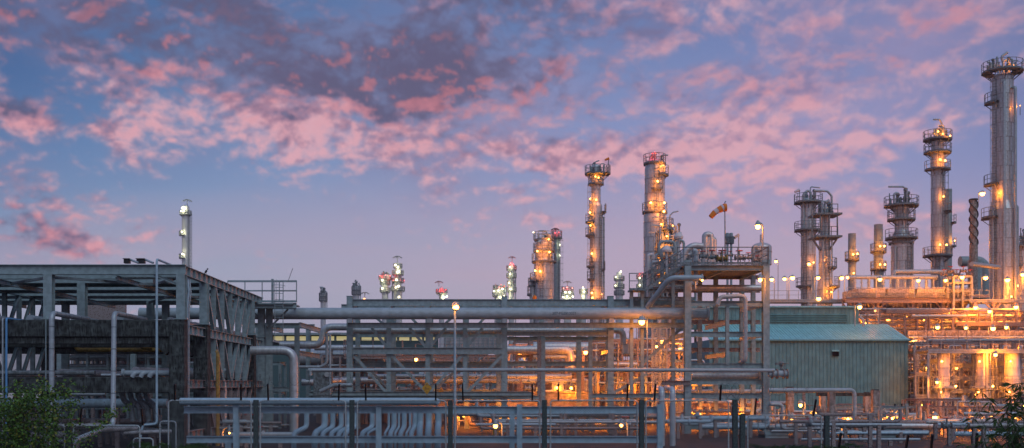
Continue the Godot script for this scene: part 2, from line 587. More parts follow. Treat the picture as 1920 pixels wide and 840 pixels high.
# one steel member as a part: [x0,y0,d0, x1,y1,d1, height, width(optional)]
func member(t: Node3D, called: String, a: Vector3, b: Vector3, h: float, w: float, m: Material, up := Vector3.UP) -> void:
	part(t, called, MB.new().ibeam(a, b, h, w, up), m)
func members(t: Node3D, called: String, l: Array, h: float, w: float, m: Material, up := Vector3.UP) -> void:
	for a in l:
		member(t, called, P(a[0], a[1], a[2]), P(a[3], a[4], a[5]), h, w, m, up)
func bars(t: Node3D, called: String, l: Array, w: float, m: Material) -> void:
	for a in l:
		part(t, called, MB.new().beam(P(a[0], a[1], a[2]), P(a[3], a[4], a[5]), w, w * 0.9, Vector3(0, 0, 1)), m)
func rail_mesh(p: PackedVector3Array, h: float, r: float, gap: float) -> MB:
	var m := MB.new()
	var top := PackedVector3Array()
	var mid := PackedVector3Array()
	for q in p:
		top.push_back(q + Vector3(0, h, 0))
		mid.push_back(q + Vector3(0, h * 0.55, 0))
	m.tube(top, r, 5)
	m.tube(mid, r * 0.85, 5)
	for i in p.size() - 1:
		var len := p[i].distance_to(p[i + 1])
		var cnt := maxi(1, int(round(len / gap)))
		for k in cnt + (1 if i == p.size() - 2 else 0):
			var q := p[i].lerp(p[i + 1], float(k) / cnt)
			m.rod(q, q + Vector3(0, h, 0), r, 5)
		m.beam(p[i] + Vector3(0, 0.06, 0), p[i + 1] + Vector3(0, 0.06, 0), 0.012, 0.12)
	return m
func railing(t: Node3D, p: PackedVector3Array, h: float, m: Material, r := 0.024, gap := 1.2) -> void:
	part(t, "railing", rail_mesh(p, h, r, gap), m)
func ladder_mesh(a: Vector3, h: float, face: Vector3, caged: bool, r := 0.022) -> MB:
	var m := MB.new()
	var s := face.cross(Vector3.UP).normalized() * 0.23
	m.rod(a - s, a - s + Vector3(0, h, 0), r, 4)
	m.rod(a + s, a + s + Vector3(0, h, 0), r, 4)
	var y := 0.3
	while y < h:
		m.rod(a - s + Vector3(0, y, 0), a + s + Vector3(0, y, 0), r * 0.8, 3)
		y += 0.34
	if caged:
		y = 2.2
		while y < h + 0.1:
			var hoop := PackedVector3Array()
			for k in 7:
				var g := PI * k / 6.0
				hoop.push_back(a + s.normalized() * cos(g) * 0.36 + face * (0.05 + sin(g) * 0.66) + Vector3(0, y, 0))
			m.tube(hoop, r * 0.8, 3, false)
			y += 0.9
		for k in [1, 3, 5]:
			var g: float = PI * k / 6.0
			var q := a + s.normalized() * cos(g) * 0.36 + face * (0.05 + sin(g) * 0.66)
			if h > 2.4:
				m.rod(q + Vector3(0, 2.2, 0), q + Vector3(0, h, 0), r * 0.7, 3)
	return m

# a ring (or part of one) of decking with brackets; railing is its sub-part
func ring_platform(t: Node3D, c: Vector3, r0: float, r1: float, a0: float, a1: float, m: Material, rr := 0.03, h := 1.1) -> void:
	var d := MB.new()
	var seg := maxi(4, int(14.0 * (a1 - a0) / TAU))
	d.lathe(c, PackedVector2Array([Vector2(r0, -0.1), Vector2(r1, -0.1), Vector2(r1, 0.06), Vector2(r0, 0.06)]), seg, a0, a1)
	var nb := maxi(2, int(8.0 * (a1 - a0) / TAU))
	for k in nb:
		var a := lerpf(a0 + 0.1, a1 - 0.1, float(k) / (nb - 1))
		var u := Vector3(cos(a), 0, -sin(a))
		d.beam(c + u * r0 + Vector3(0, -(r1 - r0) * 0.9, 0), c + u * (r1 - 0.1) + Vector3(0, -0.12, 0), 0.08, 0.08)
		d.beam(c + u * r0 + Vector3(0, -0.16, 0), c + u * r1 + Vector3(0, -0.16, 0), 0.07, 0.12)
	var o := part(t, "platform", d, m)
	railing(o, arc(c, r1 - 0.04, a0, a1, seg), h, m, rr, 1.0)

# o: prof [[y,rpx]...] from the ground up, plats [[y, out, a0, a1]], lamps [[dx, y, kind, e, bulb]], risers [[dx, y0, y1, r]], ladders [[dx,y0,y1]], seams, top
func tower(called: String, label: String, px: float, d: float, o: Dictionary) -> Node3D:
	var k := d / F
	var base := G(px, d)
	var t := thing(called, label, o.get("cat", "tower"), base, o.get("group", ""))
	var prof: Array = o.prof
	var m: Material = o.get("mat", M.jacket)
	var bandm: Material = o.get("band_mat", M.jacket_dull)
	var sides: int = o.get("sides", 24)
	var yw := func(y: float) -> float: return EYE + (HY - y) * k
	var rad := func(y: float) -> float:
		for i in prof.size() - 1:
			if y <= prof[i][0] and y >= prof[i + 1][0]:
				return lerpf(prof[i][1], prof[i + 1][1], (prof[i][0] - y) / maxf(prof[i][0] - prof[i + 1][0], 0.01)) * k
		return (prof[0][1] if y > prof[0][0] else prof[prof.size() - 1][1]) * k
	# shell sections
	for i in prof.size() - 1:
		var y0: float = 0.0 if i == 0 else yw.call(prof[i][0])
		var y1: float = yw.call(prof[i + 1][0])
		if y1 - y0 < 0.01:
			continue
		part(t, "shell", MB.new().lathe(base, PackedVector2Array([Vector2(prof[i][1] * k, y0), Vector2(prof[i + 1][1] * k, y1)]), sides), m)
	var ty: float = yw.call(prof[prof.size() - 1][0])
	var tr: float = prof[prof.size() - 1][1] * k
	if o.get("dome", true):
		var dp := PackedVector2Array()
		for j in 6:
			var a := PI * 0.5 * j / 5.0
			dp.push_back(Vector2(tr * cos(a), ty + tr * 0.5 * sin(a)))
		part(t, "dome", MB.new().lathe(base, dp, sides), m)
	# jacket bands and plate seams
	var course: float = o.get("course", 1.6)
	if course > 0.0:
		var sm := MB.new()
		var y: float = o.get("band_from", 3.0)
		var row := 0
		while y < ty:
			var r: float = rad.call(HY - (y - EYE) / k)
			var r2: float = rad.call(HY - (y + course - EYE) / k)
			part(t, "jacket_band", MB.new().lathe(base, PackedVector2Array([Vector2(r, y - 0.03), Vector2(r + 0.035, y - 0.03), Vector2(r + 0.035, y + 0.03), Vector2(r, y + 0.03)]), sides), bandm)
			if o.get("seams", 0) > 0:
				for s in o.seams:
					var a: float = PI + PI * (s + 0.5 * (row % 2)) / o.seams
					var u := Vector3(cos(a), 0, -sin(a))
					sm.beam(base + u * (r + 0.004) + Vector3(0, y + 0.03, 0), base + u * (r2 + 0.004) + Vector3(0, minf(y + course - 0.03, ty), 0), 0.05, 0.03, u)
			y += course
			row += 1
		if sm.v.size():
			part(t, "jacket_seam", sm, bandm).set_meta("kind", "stuff")
	for p in o.get("plats", []):
		var r: float = rad.call(p[0])
		ring_platform(t, base + Vector3(0, yw.call(p[0]), 0), r, r + p[1] * k, p[2], p[3], M.steel_dark if not o.has("plat_mat") else o.plat_mat, o.get("rr", 0.035))
	for p in o.get("ladders", []):
		var y0: float = yw.call(p[1])
		var h: float = yw.call(p[2]) - y0
		var r: float = rad.call(p[1])
		var sx: float = p[0] * k
		var q := base + Vector3(sx, y0, sqrt(maxf(0.0, pow(r + 0.18, 2) - sx * sx)) if absf(sx) < r + 0.18 else 0.0)
		var face := Vector3(q.x - base.x, 0, q.z - base.z).normalized()
		part(t, "ladder", ladder_mesh(q, h, face, true, o.get("lr", 0.03)), M.steel_dark)
	for p in o.get("risers", []):
		var r: float = p[3] * k
		var sx: float = p[0] * k
		var y0: float = yw.call(p[1])
		var y1: float = yw.call(p[2])
		var rm: float = rad.call((p[1] + p[2]) * 0.5) + r + 0.1
		var z := sqrt(maxf(0.0, rm * rm - sx * sx))
		if p.size() > 4:
			z *= p[4]
		var q := base + Vector3(sx, 0, z)
		var inner := base + Vector3(sx * 0.6, y1 + r * 2.5, z * 0.5)
		part(t, "riser_pipe", MB.new().tube(bend([q + Vector3(0, y0, 0), q + Vector3(0, y1 + r * 2.5, 0), inner], r * 3.0), r, 8), M.galv)
	for p in o.get("pipes", []):
		var l := []
		for q in p[0]:
			l.append(base + Vector3(q[0] * k, yw.call(q[1]), (q[2] if q.size() > 2 else 0.0) * k))
		part(t, "pipe", MB.new().tube(bend(l, p[1] * k * 3.0), p[1] * k, 8), p[2] if p.size() > 2 else M.galv)
	if o.has("clutter"):
		var cl: Dictionary = o.clutter
		var g := RandomNumberGenerator.new()
		g.seed = int(px)
		for j in cl.n:
			var a := g.randf_range(0, TAU)
			var r: float = g.randf_range(0.2, 1.0) * cl.r * k
			var q := base + Vector3(cos(a) * r, yw.call(cl.y), sin(a) * r)
			var hh: float = g.randf_range(0.35, 1.0) * cl.h * k
			var pr := g.randf_range(0.05, 0.14) * maxf(1.0, k * 12.0)
			var kind := g.randi() % 3
			if kind == 0:
				part(t, "vent_pipe", MB.new().tube(bend([q, q + Vector3(0, hh, 0), q + Vector3(g.randf_range(-1, 1) * hh * 0.5, hh, 0)], pr * 2.5), pr, 7), M.galv)
			elif kind == 1:
				var vm := MB.new().rod(q, q + Vector3(0, hh, 0), pr, 7)
				vm.rod(q + Vector3(0, hh * 0.4, 0), q + Vector3(0, hh * 0.48, 0), pr * 2.2, 8)
				vm.rod(q + Vector3(0, hh * 0.52, 0), q + Vector3(0, hh * 0.6, 0), pr * 2.2, 8)
				vm.ball(q + Vector3(0, hh, 0), pr * 1.9, 8)
				part(t, "valve", vm, M.steel_dark)
			else:
				part(t, "bracket", MB.new().beam(q, q + Vector3(0, hh * 0.8, 0), pr * 1.5, pr * 1.5), M.steel)
	for p in o.get("lamps", []):
		var sx: float = p[0] * k
		var y: float = yw.call(p[1])
		var r: float = rad.call(p[1]) + (p[5] if p.size() > 5 else 0.9)
		var z := sqrt(maxf(0.05, r * r - sx * sx)) if absf(sx) < r else 0.2
		var at := base + Vector3(sx, y, z)
		var br: float = (p[4] if p.size() > 4 else 0.2) * 0.72
		part(t, "lamp_bracket", MB.new().tube(PackedVector3Array([at + Vector3(0, -1.1, 0), at + Vector3(0, -br * 0.8, 0)]), 0.04, 5), M.steel_dark)
		bulb(t, at, br, p[2], p[3] * 1.6)
	for p in o.get("umbrella", []):
		var b := base + Vector3(p[0] * k, ty, 0)
		var h: float = yw.call(p[1]) - ty
		var um := MB.new().rod(b, b + Vector3(0, h, 0), 0.09, 5)
		var w: float = p[2] * k
		for j in 10:
			var a := TAU * j / 10.0
			var u := Vector3(cos(a), 0, sin(a))
			var pp := PackedVector3Array()
			for s in 5:
				var x := s / 4.0
				pp.push_back(b + Vector3(0, h, 0) + u * w * x - Vector3(0, w * 0.42 * x * x, 0))
			um.tube(pp, 0.07, 4, false)
		part(t, "lightning_umbrella", um, M.steel_dark)
	return t

# a lamp standard: pole, arm, hood and bulb
func lamp_post(label: String, px: float, py: float, d: float, foot: float, e: float, br: float, kind := "lamp_orange", group := "") -> Node3D:
	if py > HY:
		d = minf(d, (EYE - 0.75) * F / (py - HY))
	var at := P(px, py, d)
	var fy := EYE + (HY - foot) * d / F
	fy = maxf(minf(fy, at.y - 0.5), 0.0)
	var base := Vector3(at.x, fy, at.z)
	var t := thing("floodlight_post", label, "lamp post", base, group)
	var side := -1.0 if int(px) % 2 == 0 else 1.0
	part(t, "pole", MB.new().tube(bend([base + Vector3(side * 0.35, 0, -0.2), Vector3(at.x + side * 0.35, at.y + 0.15, at.z - 0.2), at + Vector3(0, 0.3, 0)], 0.25), 0.045, 6), M.galv)
	part(t, "hood", MB.new().lathe(at + Vector3(0, 0.02, 0), PackedVector2Array([Vector2(br * 1.25, 0.06), Vector2(br * 1.1, 0.16), Vector2(br * 0.5, 0.32), Vector2(0.03, 0.36)]), 12), M.steel_pale)
	bulb(t, at, br * (0.75 + 0.4 * fmod(px * 0.37, 1.0)), kind, e * 0.5)
	return t

func valve(label: String, at: Vector3, s: float, m: Material, group := "") -> Node3D:
	var t := thing("gate_valve", label, "valve", at - Vector3(0, at.y if at.y < 3.0 else s * 2.0, 0), group)
	var b := MB.new()
	b.rod(at - Vector3(s * 1.6, 0, 0), at + Vector3(s * 1.6, 0, 0), s * 0.5, 10)
	b.ball(at, s * 0.8, 10)
	part(t, "body", b, m)
	for x in [-1.3, 1.3]:
		part(t, "flange", MB.new().rod(at + Vector3(s * (x - 0.12), 0, 0), at + Vector3(s * (x + 0.12), 0, 0), s, 12), m)
	part(t, "bonnet", MB.new().rod(at, at + Vector3(0, s * 2.2, 0), s * 0.28, 8), m)
	var w := MB.new()
	w.tube(arc(at + Vector3(0, s * 2.2, 0), s * 1.1, 0, TAU, 14), s * 0.12, 5, false)
	for j in 4:
		var a := TAU * j / 4.0
		w.rod(at + Vector3(0, s * 2.2, 0), at + Vector3(cos(a) * s * 1.1, s * 2.2, sin(a) * s * 1.1), s * 0.09, 4)
	part(t, "handwheel", w, M.red_paint)
	return t

# ---------------------------------------------------------------- kinds of plant that fill the process areas
func vessel(called: String, label: String, c: Vector3, r: float, h: float, m: Material, group := "") -> Node3D:
	var t := thing(called, label, "vessel", c, group)
	var prof := PackedVector2Array([Vector2(r, 0.0), Vector2(r, h)])
	part(t, "shell", MB.new().lathe(c, prof, 18), m)
	var dp := PackedVector2Array()
	for j in 6:
		var a := PI * 0.5 * j / 5.0
		dp.push_back(Vector2(r * cos(a), h + r * 0.5 * sin(a)))
	part(t, "dome", MB.new().lathe(c, dp, 18), m)
	part(t, "nozzle", MB.new().rod(c + Vector3(0, h + r * 0.4, 0), c + Vector3(0, h + r * 0.5 + 0.5, 0), r * 0.18, 8), m)
	var y := 0.8
	while y < h:
		part(t, "jacket_band", MB.new().lathe(c, PackedVector2Array([Vector2(r, y - 0.03), Vector2(r + 0.02, y - 0.03), Vector2(r + 0.02, y + 0.03), Vector2(r, y + 0.03)]), 18), M.jacket_dull)
		y += 1.2
	part(t, "ladder", ladder_mesh(c + Vector3(0, 0, r + 0.15), h, Vector3(0, 0, 1), h > 3.0), M.steel_rust)
	return t
func drum(label: String, c: Vector3, r: float, l: float, m: Material, group := "") -> Node3D:
	var t := thing("horizontal_drum", label, "drum", Vector3(c.x, 0, c.z), group)
	part(t, "shell", MB.new().rod(c - Vector3(l / 2, 0, 0), c + Vector3(l / 2, 0, 0), r, 18), m)
	for s in [-1.0, 1.0]:
		var e := MB.new()
		var pp := PackedVector3Array()
		var prev := r
		for j in 5:
			var a: float = PI * 0.5 * j / 5.0
			var b: float = PI * 0.5 * (j + 1) / 5.0
			e.tube(PackedVector3Array([c + Vector3(s * (l / 2 + r * 0.45 * sin(a)), 0, 0), c + Vector3(s * (l / 2 + r * 0.45 * sin(b)), 0, 0)]), r * cos(a), 16, false, maxf(r * cos(b), 0.01))
		part(t, "end_cap", e, m)
		part(t, "saddle", MB.new().beam(Vector3(c.x + s * l * 0.3, 0, c.z), Vector3(c.x + s * l * 0.3, c.y - r * 0.6, c.z), r * 1.5, 0.3, Vector3(0, 0, 1)), M.concrete_pale)
	return t
func frame_unit(called: String, label: String, x0: float, x1: float, d: float, deep: float, levels: Array, bays: int, m: Material, sz := 0.22, group := "", braces := true) -> Node3D:
	# an open steel frame standing on the ground: columns, beams at given pixel heights (at distance d), braces
	var a := G(x0, d)
	var b := G(x1, d)
	var t := thing(called, label, "steel frame", a.lerp(b, 0.5), group)
	var hs := []
	for y in levels:
		hs.append(EYE + (HY - y) * d / F)
	var top: float = hs.max()
	for row in 2:
		var z := Vector3(0, 0, -deep * row)
		for k in bays + 1:
			var q := a.lerp(b, float(k) / bays) + z
			member(t, "column", q, q + Vector3(0, top, 0), sz, sz, m, Vector3(0, 0, 1))
		for h in hs:
			member(t, "beam", a + z + Vector3(0, h, 0), b + z + Vector3(0, h, 0), sz * 1.2, sz * 0.8, m)
	for k in bays + 1:
		var q := a.lerp(b, float(k) / bays)
		for h in hs:
			member(t, "cross_beam", q + Vector3(0, h, 0), q + Vector3(0, h, -deep), sz, sz * 0.7, m)
	if braces:
		hs.sort()
		for k in bays:
			if k % 2 == 0:
				var lo := 0.0
				for h in hs:
					var q0 := a.lerp(b, float(k) / bays)
					var q1 := a.lerp(b, float(k + 1) / bays)
					if h - lo > 1.0:
						part(t, "brace", MB.new().beam(q0 + Vector3(0, lo, -deep), q1 + Vector3(0, h, -deep), sz * 0.45, sz * 0.45), m)
					lo = h
	return t
func walkway(label: String, x0: float, x1: float, y: float, d: float, deep: float, m: Material, group := "", legs := true) -> Node3D:
	var a := P(x0, y, d)
	var b := P(x1, y, d)
	var t := thing("walkway_platform", label, "platform", Vector3((a.x + b.x) / 2, 0 if legs else a.y, a.z - deep / 2), group)
	var zz := Vector3(0, 0, -deep)
	part(t, "deck", MB.new().beam(a + zz * 0.5, b + zz * 0.5, deep, 0.06), m)
	for z in [Vector3.ZERO, zz]:
		member(t, "edge_beam", a + z - Vector3(0, 0.14, 0), b + z - Vector3(0, 0.14, 0), 0.2, 0.09, m)
	railing(t, PackedVector3Array([a + zz, a, b, b + zz]), 1.1, m, 0.028, 1.1)
	if legs:
		var cnt := maxi(2, int(a.distance_to(b) / 4.0) + 1)
		for k in cnt:
			for z in [Vector3.ZERO, zz]:
				var q: Vector3 = a.lerp(b, float(k) / (cnt - 1)) + z
				member(t, "leg", Vector3(q.x, 0, q.z), q - Vector3(0, 0.24, 0), 0.16, 0.16, m, Vector3(0, 0, 1))
	return t
func standpipe(label: String, c: Vector3, h: float, r: float, m: Material, g: RandomNumberGenerator, group := "") -> Node3D:
	var t := thing("standpipe", label, "pipe", c, group)
	var s := 1.0 if g.randf() < 0.5 else -1.0
	var reach := g.randf_range(0.4, 2.0)
	part(t, "run", MB.new().tube(bend([c, c + Vector3(0, h, 0), c + Vector3(s * reach, h, 0), c + Vector3(s * reach, h * g.randf_range(0.1, 0.9), 0)], r * 3.0), r, 8), m)
	part(t, "flange", MB.new().rod(c + Vector3(0, h * 0.4, 0), c + Vector3(0, h * 0.4 + 0.1, 0), r * 1.7, 10), m)
	part(t, "flange", MB.new().rod(c + Vector3(0, h * 0.6, 0), c + Vector3(0, h * 0.6 + 0.1, 0), r * 1.7, 10), m)
	return t
func process_area(zone: String, x0: float, x1: float, d0: float, d1: float, ymax: float, n: int, sd: int) -> void:
	var g := RandomNumberGenerator.new()
	g.seed = sd
	var pm := [M.jacket, M.galv, M.jacket_dull, M.paint_pipe]
	for k in n:
		var d := g.randf_range(d0, d1)
		var x := g.randf_range(x0, x1)
		var c := G(x, d)
		var hm := (HY - ymax) * d / F + EYE
		var kind := k % 9
		var h := g.randf_range(0.3, 1.0) * hm
		var mi := g.randi() % 4
		var m: Material = pm[mi]
		var tone: String = ["silver ", "grey ", "dull ", "painted "][mi]
		var tall := "tall " if h > hm * 0.72 else ("low " if h < hm * 0.48 else "")
		if kind == 0 or kind == 4:
			var w := g.randf_range(60, 220)
			var y := HY - (h - EYE) * F / d
			pipe("pipe_run", tall + tone + "pipe on steel supports " + zone, [[x - w * 0.5, y, d], [x + w * 0.5, y, d]], g.randf_range(0.06, 0.18), m, {"legs": 5.0, "bands": 1.2, "sides": 9, "group": "pipes " + zone, "flanges": [[0, 0.3]]})
		elif kind == 1 or kind == 5 or kind == 7:
			standpipe(tall + tone + "upright pipe with bent top " + zone, c, h, g.randf_range(0.035, 0.10), m, g, "standpipes " + zone)
		elif kind == 2:
			valve("handwheel gate valve on pipework " + zone, c + Vector3(0, minf(h, 2.6), 0), g.randf_range(0.16, 0.3), M.steel_dark if g.randf() < 0.5 else m, "valves " + zone)
		elif kind == 3:
			vessel("process_vessel", tall + tone + "clad vessel with ladder " + zone, c, g.randf_range(0.35, 0.7), h * 0.85, m, "vessels " + zone)
		elif kind == 6:
			var w := g.randf_range(30, 90)
			walkway(tall + "railed walkway on legs " + zone, x - w * 0.5, x + w * 0.5, HY - (h * 0.8 - EYE) * F / d, d, 1.4, M.steel_rust if g.randf() < 0.5 else M.steel, "walkways " + zone)
		else:
			var w := g.randf_range(25, 70)
			frame_unit("pipe_stanchion", tall + "open steel pipe frame " + zone, x - w * 0.5, x + w * 0.5, d, 2.0, [HY - (h - EYE) * F / d, HY - (h * 0.55 - EYE) * F / d], 2, M.steel_rust if g.randf() < 0.6 else M.steel, 0.17, "pipe frames " + zone)

func lattice(zone: String, x0: float, x1: float, ds: Array, levels: Array, bays: int, m: Material) -> void:
	# open steel storeys one behind another, each with its railed walk and pipes
	for d in ds:
		var tier: String = ["front", "second", "rear"][ds.find(d)] + " tier "
		var lv := []
		for y in levels:
			lv.append(HY - (HY - y) * ds[0] / d)
		frame_unit("pipe_storey", "open steel framework of many storeys, " + tier + zone, x0 + fmod(d * 7.0, 11.0), x1 - fmod(d * 5.0, 13.0), d, 1.8, lv, bays, m, 0.15, "open framework " + zone)
		for k in lv.size():
			var g := RandomNumberGenerator.new()
			g.seed = int(d * 10.0) + k
			var a := g.randf_range(x0, lerpf(x0, x1, 0.6))
			var b := a + g.randf_range(0.25, 0.4) * (x1 - x0)
			if k % 2 == 0:
				walkway("railed walk, storey " + str(lv.size() - k) + ", " + tier + zone, a, minf(b, x1), lv[k] - 1.5, d - 0.3, 1.0, m, "storey walks " + zone, false)
			pipe("storey_pipe", "pipe on storey " + str(lv.size() - k) + " of the framework, " + tier + zone, [[x0 + g.randf_range(0, 30), lv[k] - 4.5, d + 0.9], [x1 - g.randf_range(0, 30), lv[k] - 4.5, d + 0.9]], g.randf_range(0.06, 0.14), M.galv if k % 2 == 0 else M.jacket, {"sides": 8, "bands": 1.5, "group": "storey pipes " + zone})
func low_pipes(zone: String, x0: float, x1: float, d0: float, d1: float, n: int, sd: int) -> void:
	var g := RandomNumberGenerator.new()
	g.seed = sd
	for k in n:
		var d := lerpf(d0, d1, (k + 0.5) / n)
		var h := g.randf_range(0.25, 1.25)
		var y := HY + (EYE - h) * F / d
		var a := g.randf_range(x0, lerpf(x0, x1, 0.5))
		var b := minf(x1, a + g.randf_range(0.35, 0.8) * (x1 - x0))
		var m: Material = [M.galv, M.paint_old, M.jacket_dull, M.steel_rust][g.randi() % 4]
		var r := g.randf_range(0.05, 0.14)
		var l := [[a, y, d], [b, y, d]]
		if g.randf() < 0.6:
			var up := y - g.randf_range(10, 30)
			l = [[a, up, d], [a, y, d], [b, y, d]] if g.randf() < 0.5 else [[a, y, d], [b, y, d], [b, up, d]]
		pipe("ground_pipe", ("slim " if r < 0.09 else "stout ") + ["grey", "blue grey", "dull", "rusty"][[M.galv, M.paint_old, M.jacket_dull, M.steel_rust].find(m)] + (" bent" if l.size() > 2 else " straight") + " low pipe " + zone, l, r, m, {"legs": 2.5, "sides": 9, "bands": 1.6, "group": "low pipes " + zone, "flanges": [[0, 0.5]]})
		if k % 3 == 0:
			valve("low handwheel valve " + zone, P(g.randf_range(x0, x1), y, d + 0.2), g.randf_range(0.1, 0.2), M.steel_dark if g.randf() < 0.6 else M.galv, "low valves " + zone)
# ---------------------------------------------------------------- the concrete portals and the roof frame on them
const XR := -11.95
const XL := -23.2
const XM := -17.45
func W(x: float, y: float, d: float) -> Vector3:
	return Vector3(x, y, -d)
func concrete_portal(label: String, d: float) -> void:
	var t := thing("concrete_portal", label, "portal frame", W(-17.5, 0, d))
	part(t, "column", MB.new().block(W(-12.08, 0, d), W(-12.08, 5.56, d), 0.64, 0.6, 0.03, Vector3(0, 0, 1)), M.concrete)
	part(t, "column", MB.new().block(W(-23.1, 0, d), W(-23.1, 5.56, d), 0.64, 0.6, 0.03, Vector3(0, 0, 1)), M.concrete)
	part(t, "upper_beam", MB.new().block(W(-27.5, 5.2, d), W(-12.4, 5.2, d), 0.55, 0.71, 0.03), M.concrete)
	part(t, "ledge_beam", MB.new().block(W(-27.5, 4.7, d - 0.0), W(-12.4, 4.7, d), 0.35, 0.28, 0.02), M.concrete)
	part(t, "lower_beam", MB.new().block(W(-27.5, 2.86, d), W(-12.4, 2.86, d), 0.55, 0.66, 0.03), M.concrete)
	var c := MB.new()
	for z in [-0.2, 0.2]:
		pass
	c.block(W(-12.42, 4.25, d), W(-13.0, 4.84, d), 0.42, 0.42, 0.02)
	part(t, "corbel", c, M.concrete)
func left_structure() -> void:
	concrete_portal("stained concrete portal with two long beams under the steel roof frame's end girder", 44.3)
	concrete_portal("blackened concrete portal one bay behind the stained end portal", 48.2)
	concrete_portal("weathered concrete portal carrying the inner end of the side truss", 58.6)
	var t := thing("roof_frame", "grey open steel roof frame with side trusses on the concrete portals", "steel frame", W(-17.5, 5.56, 52))
	var up := Vector3(0, 0, 1)
	for x in [XR, XM, XL]:
		for d in [44.3, 48.1, 58.4, 61.3]:
			member(t, "column", W(x, 5.56 if d < 60.0 else 0.0, d), W(x, 7.45, d), 0.36, 0.36, M.steel, up)
			part(t, "base_plate", MB.new().beam(W(x, 5.575, d), W(x, 5.605, d), 0.5, 0.5, up), M.steel)
	for d in [44.3, 46.2, 48.1, 49.9, 51.6, 53.4, 55.1, 56.8, 58.4, 61.3]:
		member(t, "cross_beam", W(-27.5, 7.65, d), W(XR + (0.17 if d < 44.5 else -0.14), 7.65, d), 0.41, 0.24, M.steel)
	for x in [XR, XL]:
		for lev in [7.65, 5.2, 2.9, 0.72]:
			var d0 := 44.45 if lev > 7.0 else 44.7
			var hh := 0.40 if lev > 3.0 else 0.36
			member(t, "chord", W(x, lev, d0), W(x, lev, 61.4), hh, 0.22, M.steel if lev > 5.0 else M.steel_rust)
			var s := MB.new()
			var d: float = d0 + 0.9
			while d < 61.0:
				for sd in [-0.055, 0.055]:
					s.beam(W(x + sd, lev - hh * 0.43, d), W(x + sd, lev + hh * 0.43, d), 0.012, 0.09, Vector3(1, 0, 0))
				d += 0.875
			part(t, "stiffener", s, M.steel).set_meta("kind", "stuff")
		for st in [[5.4, 7.45, M.steel], [3.08, 5.0, M.steel], [0.9, 2.72, M.steel_rust]]:
			for k in 7:
				var d := 48.1 + k * 1.715
				if k > 0 and k < 6:
					member(t, "post", W(x, st[0], d), W(x, st[1], d), 0.2, 0.2, st[2], up)
			for k in 6:
				var d0 := 48.2 + k * 1.715
				var a: float = st[1] if k < 3 else st[0]
				var b: float = st[0] if k < 3 else st[1]
				part(t, "diagonal", MB.new().ibeam(W(x, a, d0 + 0.1), W(x, b, d0 + 1.55), 0.17, 0.15, Vector3(1, 0, 0)), st[2])
	for k in [2, 4, 6, 8]:
		part(t, "shade_plate", MB.new().beam(W(-27.5, 7.885, 44.4 + 1.88 * k + 0.93), W(XR - 0.16, 7.885, 44.4 + 1.88 * k + 0.93), 1.86, 0.05), M.steel)  # plates added over alternate bays to darken the underside
	for b in [[XM, 44.5, -14.2, 48.0], [XM, 44.5, -21.0, 48.0], [XR - 0.2, 44.6, -14.2, 48.0], [XM, 58.2, -14.0, 52.0], [XR - 0.3, 58.2, -15.0, 53.0]]:
		part(t, "roof_brace", MB.new().beam(W(b[0], 7.36, b[1]), W(b[2], 7.36, b[3]), 0.12, 0.1), M.steel_dark)
	for x in [-25.4, -20.3, -14.7]:
		member(t, "purlin", W(x, 7.33, 44.5), W(x, 7.33, 61.2), 0.2, 0.12, M.steel)
	member(t, "knee_brace", W(-13.1, 7.44, 44.3), W(-12.14, 7.05, 44.3), 0.1, 0.1, M.steel)
	for x in [-13.25, -12.6]:
		part(t, "cable_clamp", MB.new().beam(W(x, 7.38, 45.0), W(x, 7.12, 45.0), 0.16, 0.16), M.steel_rust)
	part(t, "cable_tray", MB.new().beam(W(-14.9, 7.38, 45.0), W(-12.4, 7.38, 45.0), 0.2, 0.06), M.steel_dark)
	for v in [[238.5, 10.0, "small black box vent on the roof girder beside a sloping bar"], [264.5, 14.0, "wider black box vent on the roof girder beside a sloping bar"]]:
		var vt := thing("roof_vent", v[2], "vent", P(v[0], 493.5, 44.8))
		part(vt, "box", MB.new().beam(P(v[0], 494, 44.8), P(v[0], 486, 44.8), v[1] * 0.0224, 0.25, up), M.black)
		part(vt, "lid", MB.new().beam(P(v[0], 486, 44.8), P(v[0], 485, 44.8), v[1] * 0.0224 + 0.06, 0.32, up), M.black)
		part(vt, "sloping_bar", MB.new().rod(P(v[0] + v[1] * 0.5, 486.5, 44.8), P(v[0] + v[1] * 0.5 + 16, 493.0, 44.6), 0.05, 6), M.galv)
	# a crow on the truss
	var cb := P(386.5, 512.8, 47.6)
	var bird := MB.new()
	bird.tube(PackedVector3Array([cb + Vector3(-0.075, 0.0, 0), cb + Vector3(-0.03, 0.06, 0), cb + Vector3(0.02, 0.13, 0), cb + Vector3(0.055, 0.19, 0)]), 0.018, 8)
	bird.tube(PackedVector3Array([cb + Vector3(-0.045, 0.035, 0), cb + Vector3(-0.01, 0.08, 0), cb + Vector3(0.03, 0.14, 0)]), 0.04, 8, true, 0.052)
	bird.ball(cb + Vector3(0.06, 0.2, 0), 0.037, 8)
	bird.tube(PackedVector3Array([cb + Vector3(0.085, 0.205, 0), cb + Vector3(0.13, 0.2, 0)]), 0.013, 5, true, 0.003)
	bird.rod(cb + Vector3(0.0, 0.05, 0.015), cb + Vector3(0.0, -0.01, 0.015), 0.005, 4)
	bird.rod(cb + Vector3(0.01, 0.05, -0.015), cb + Vector3(0.01, -0.01, -0.015), 0.005, 4)
	solo("bird", "black crow perched on the sloping top chord of the side truss", "bird", bird, M.black)

	# pipes on and around the portals
	pipe("riser_pipe", "banded grey pipe rising in front of the portal beams beside the leafy vine", [[97, 838, 43.2], [97, 587, 43.2], [165.5, 598.6, 47.4]], 0.108, M.galv, {"bands": 0.9, "band_mat": M.steel_dark})
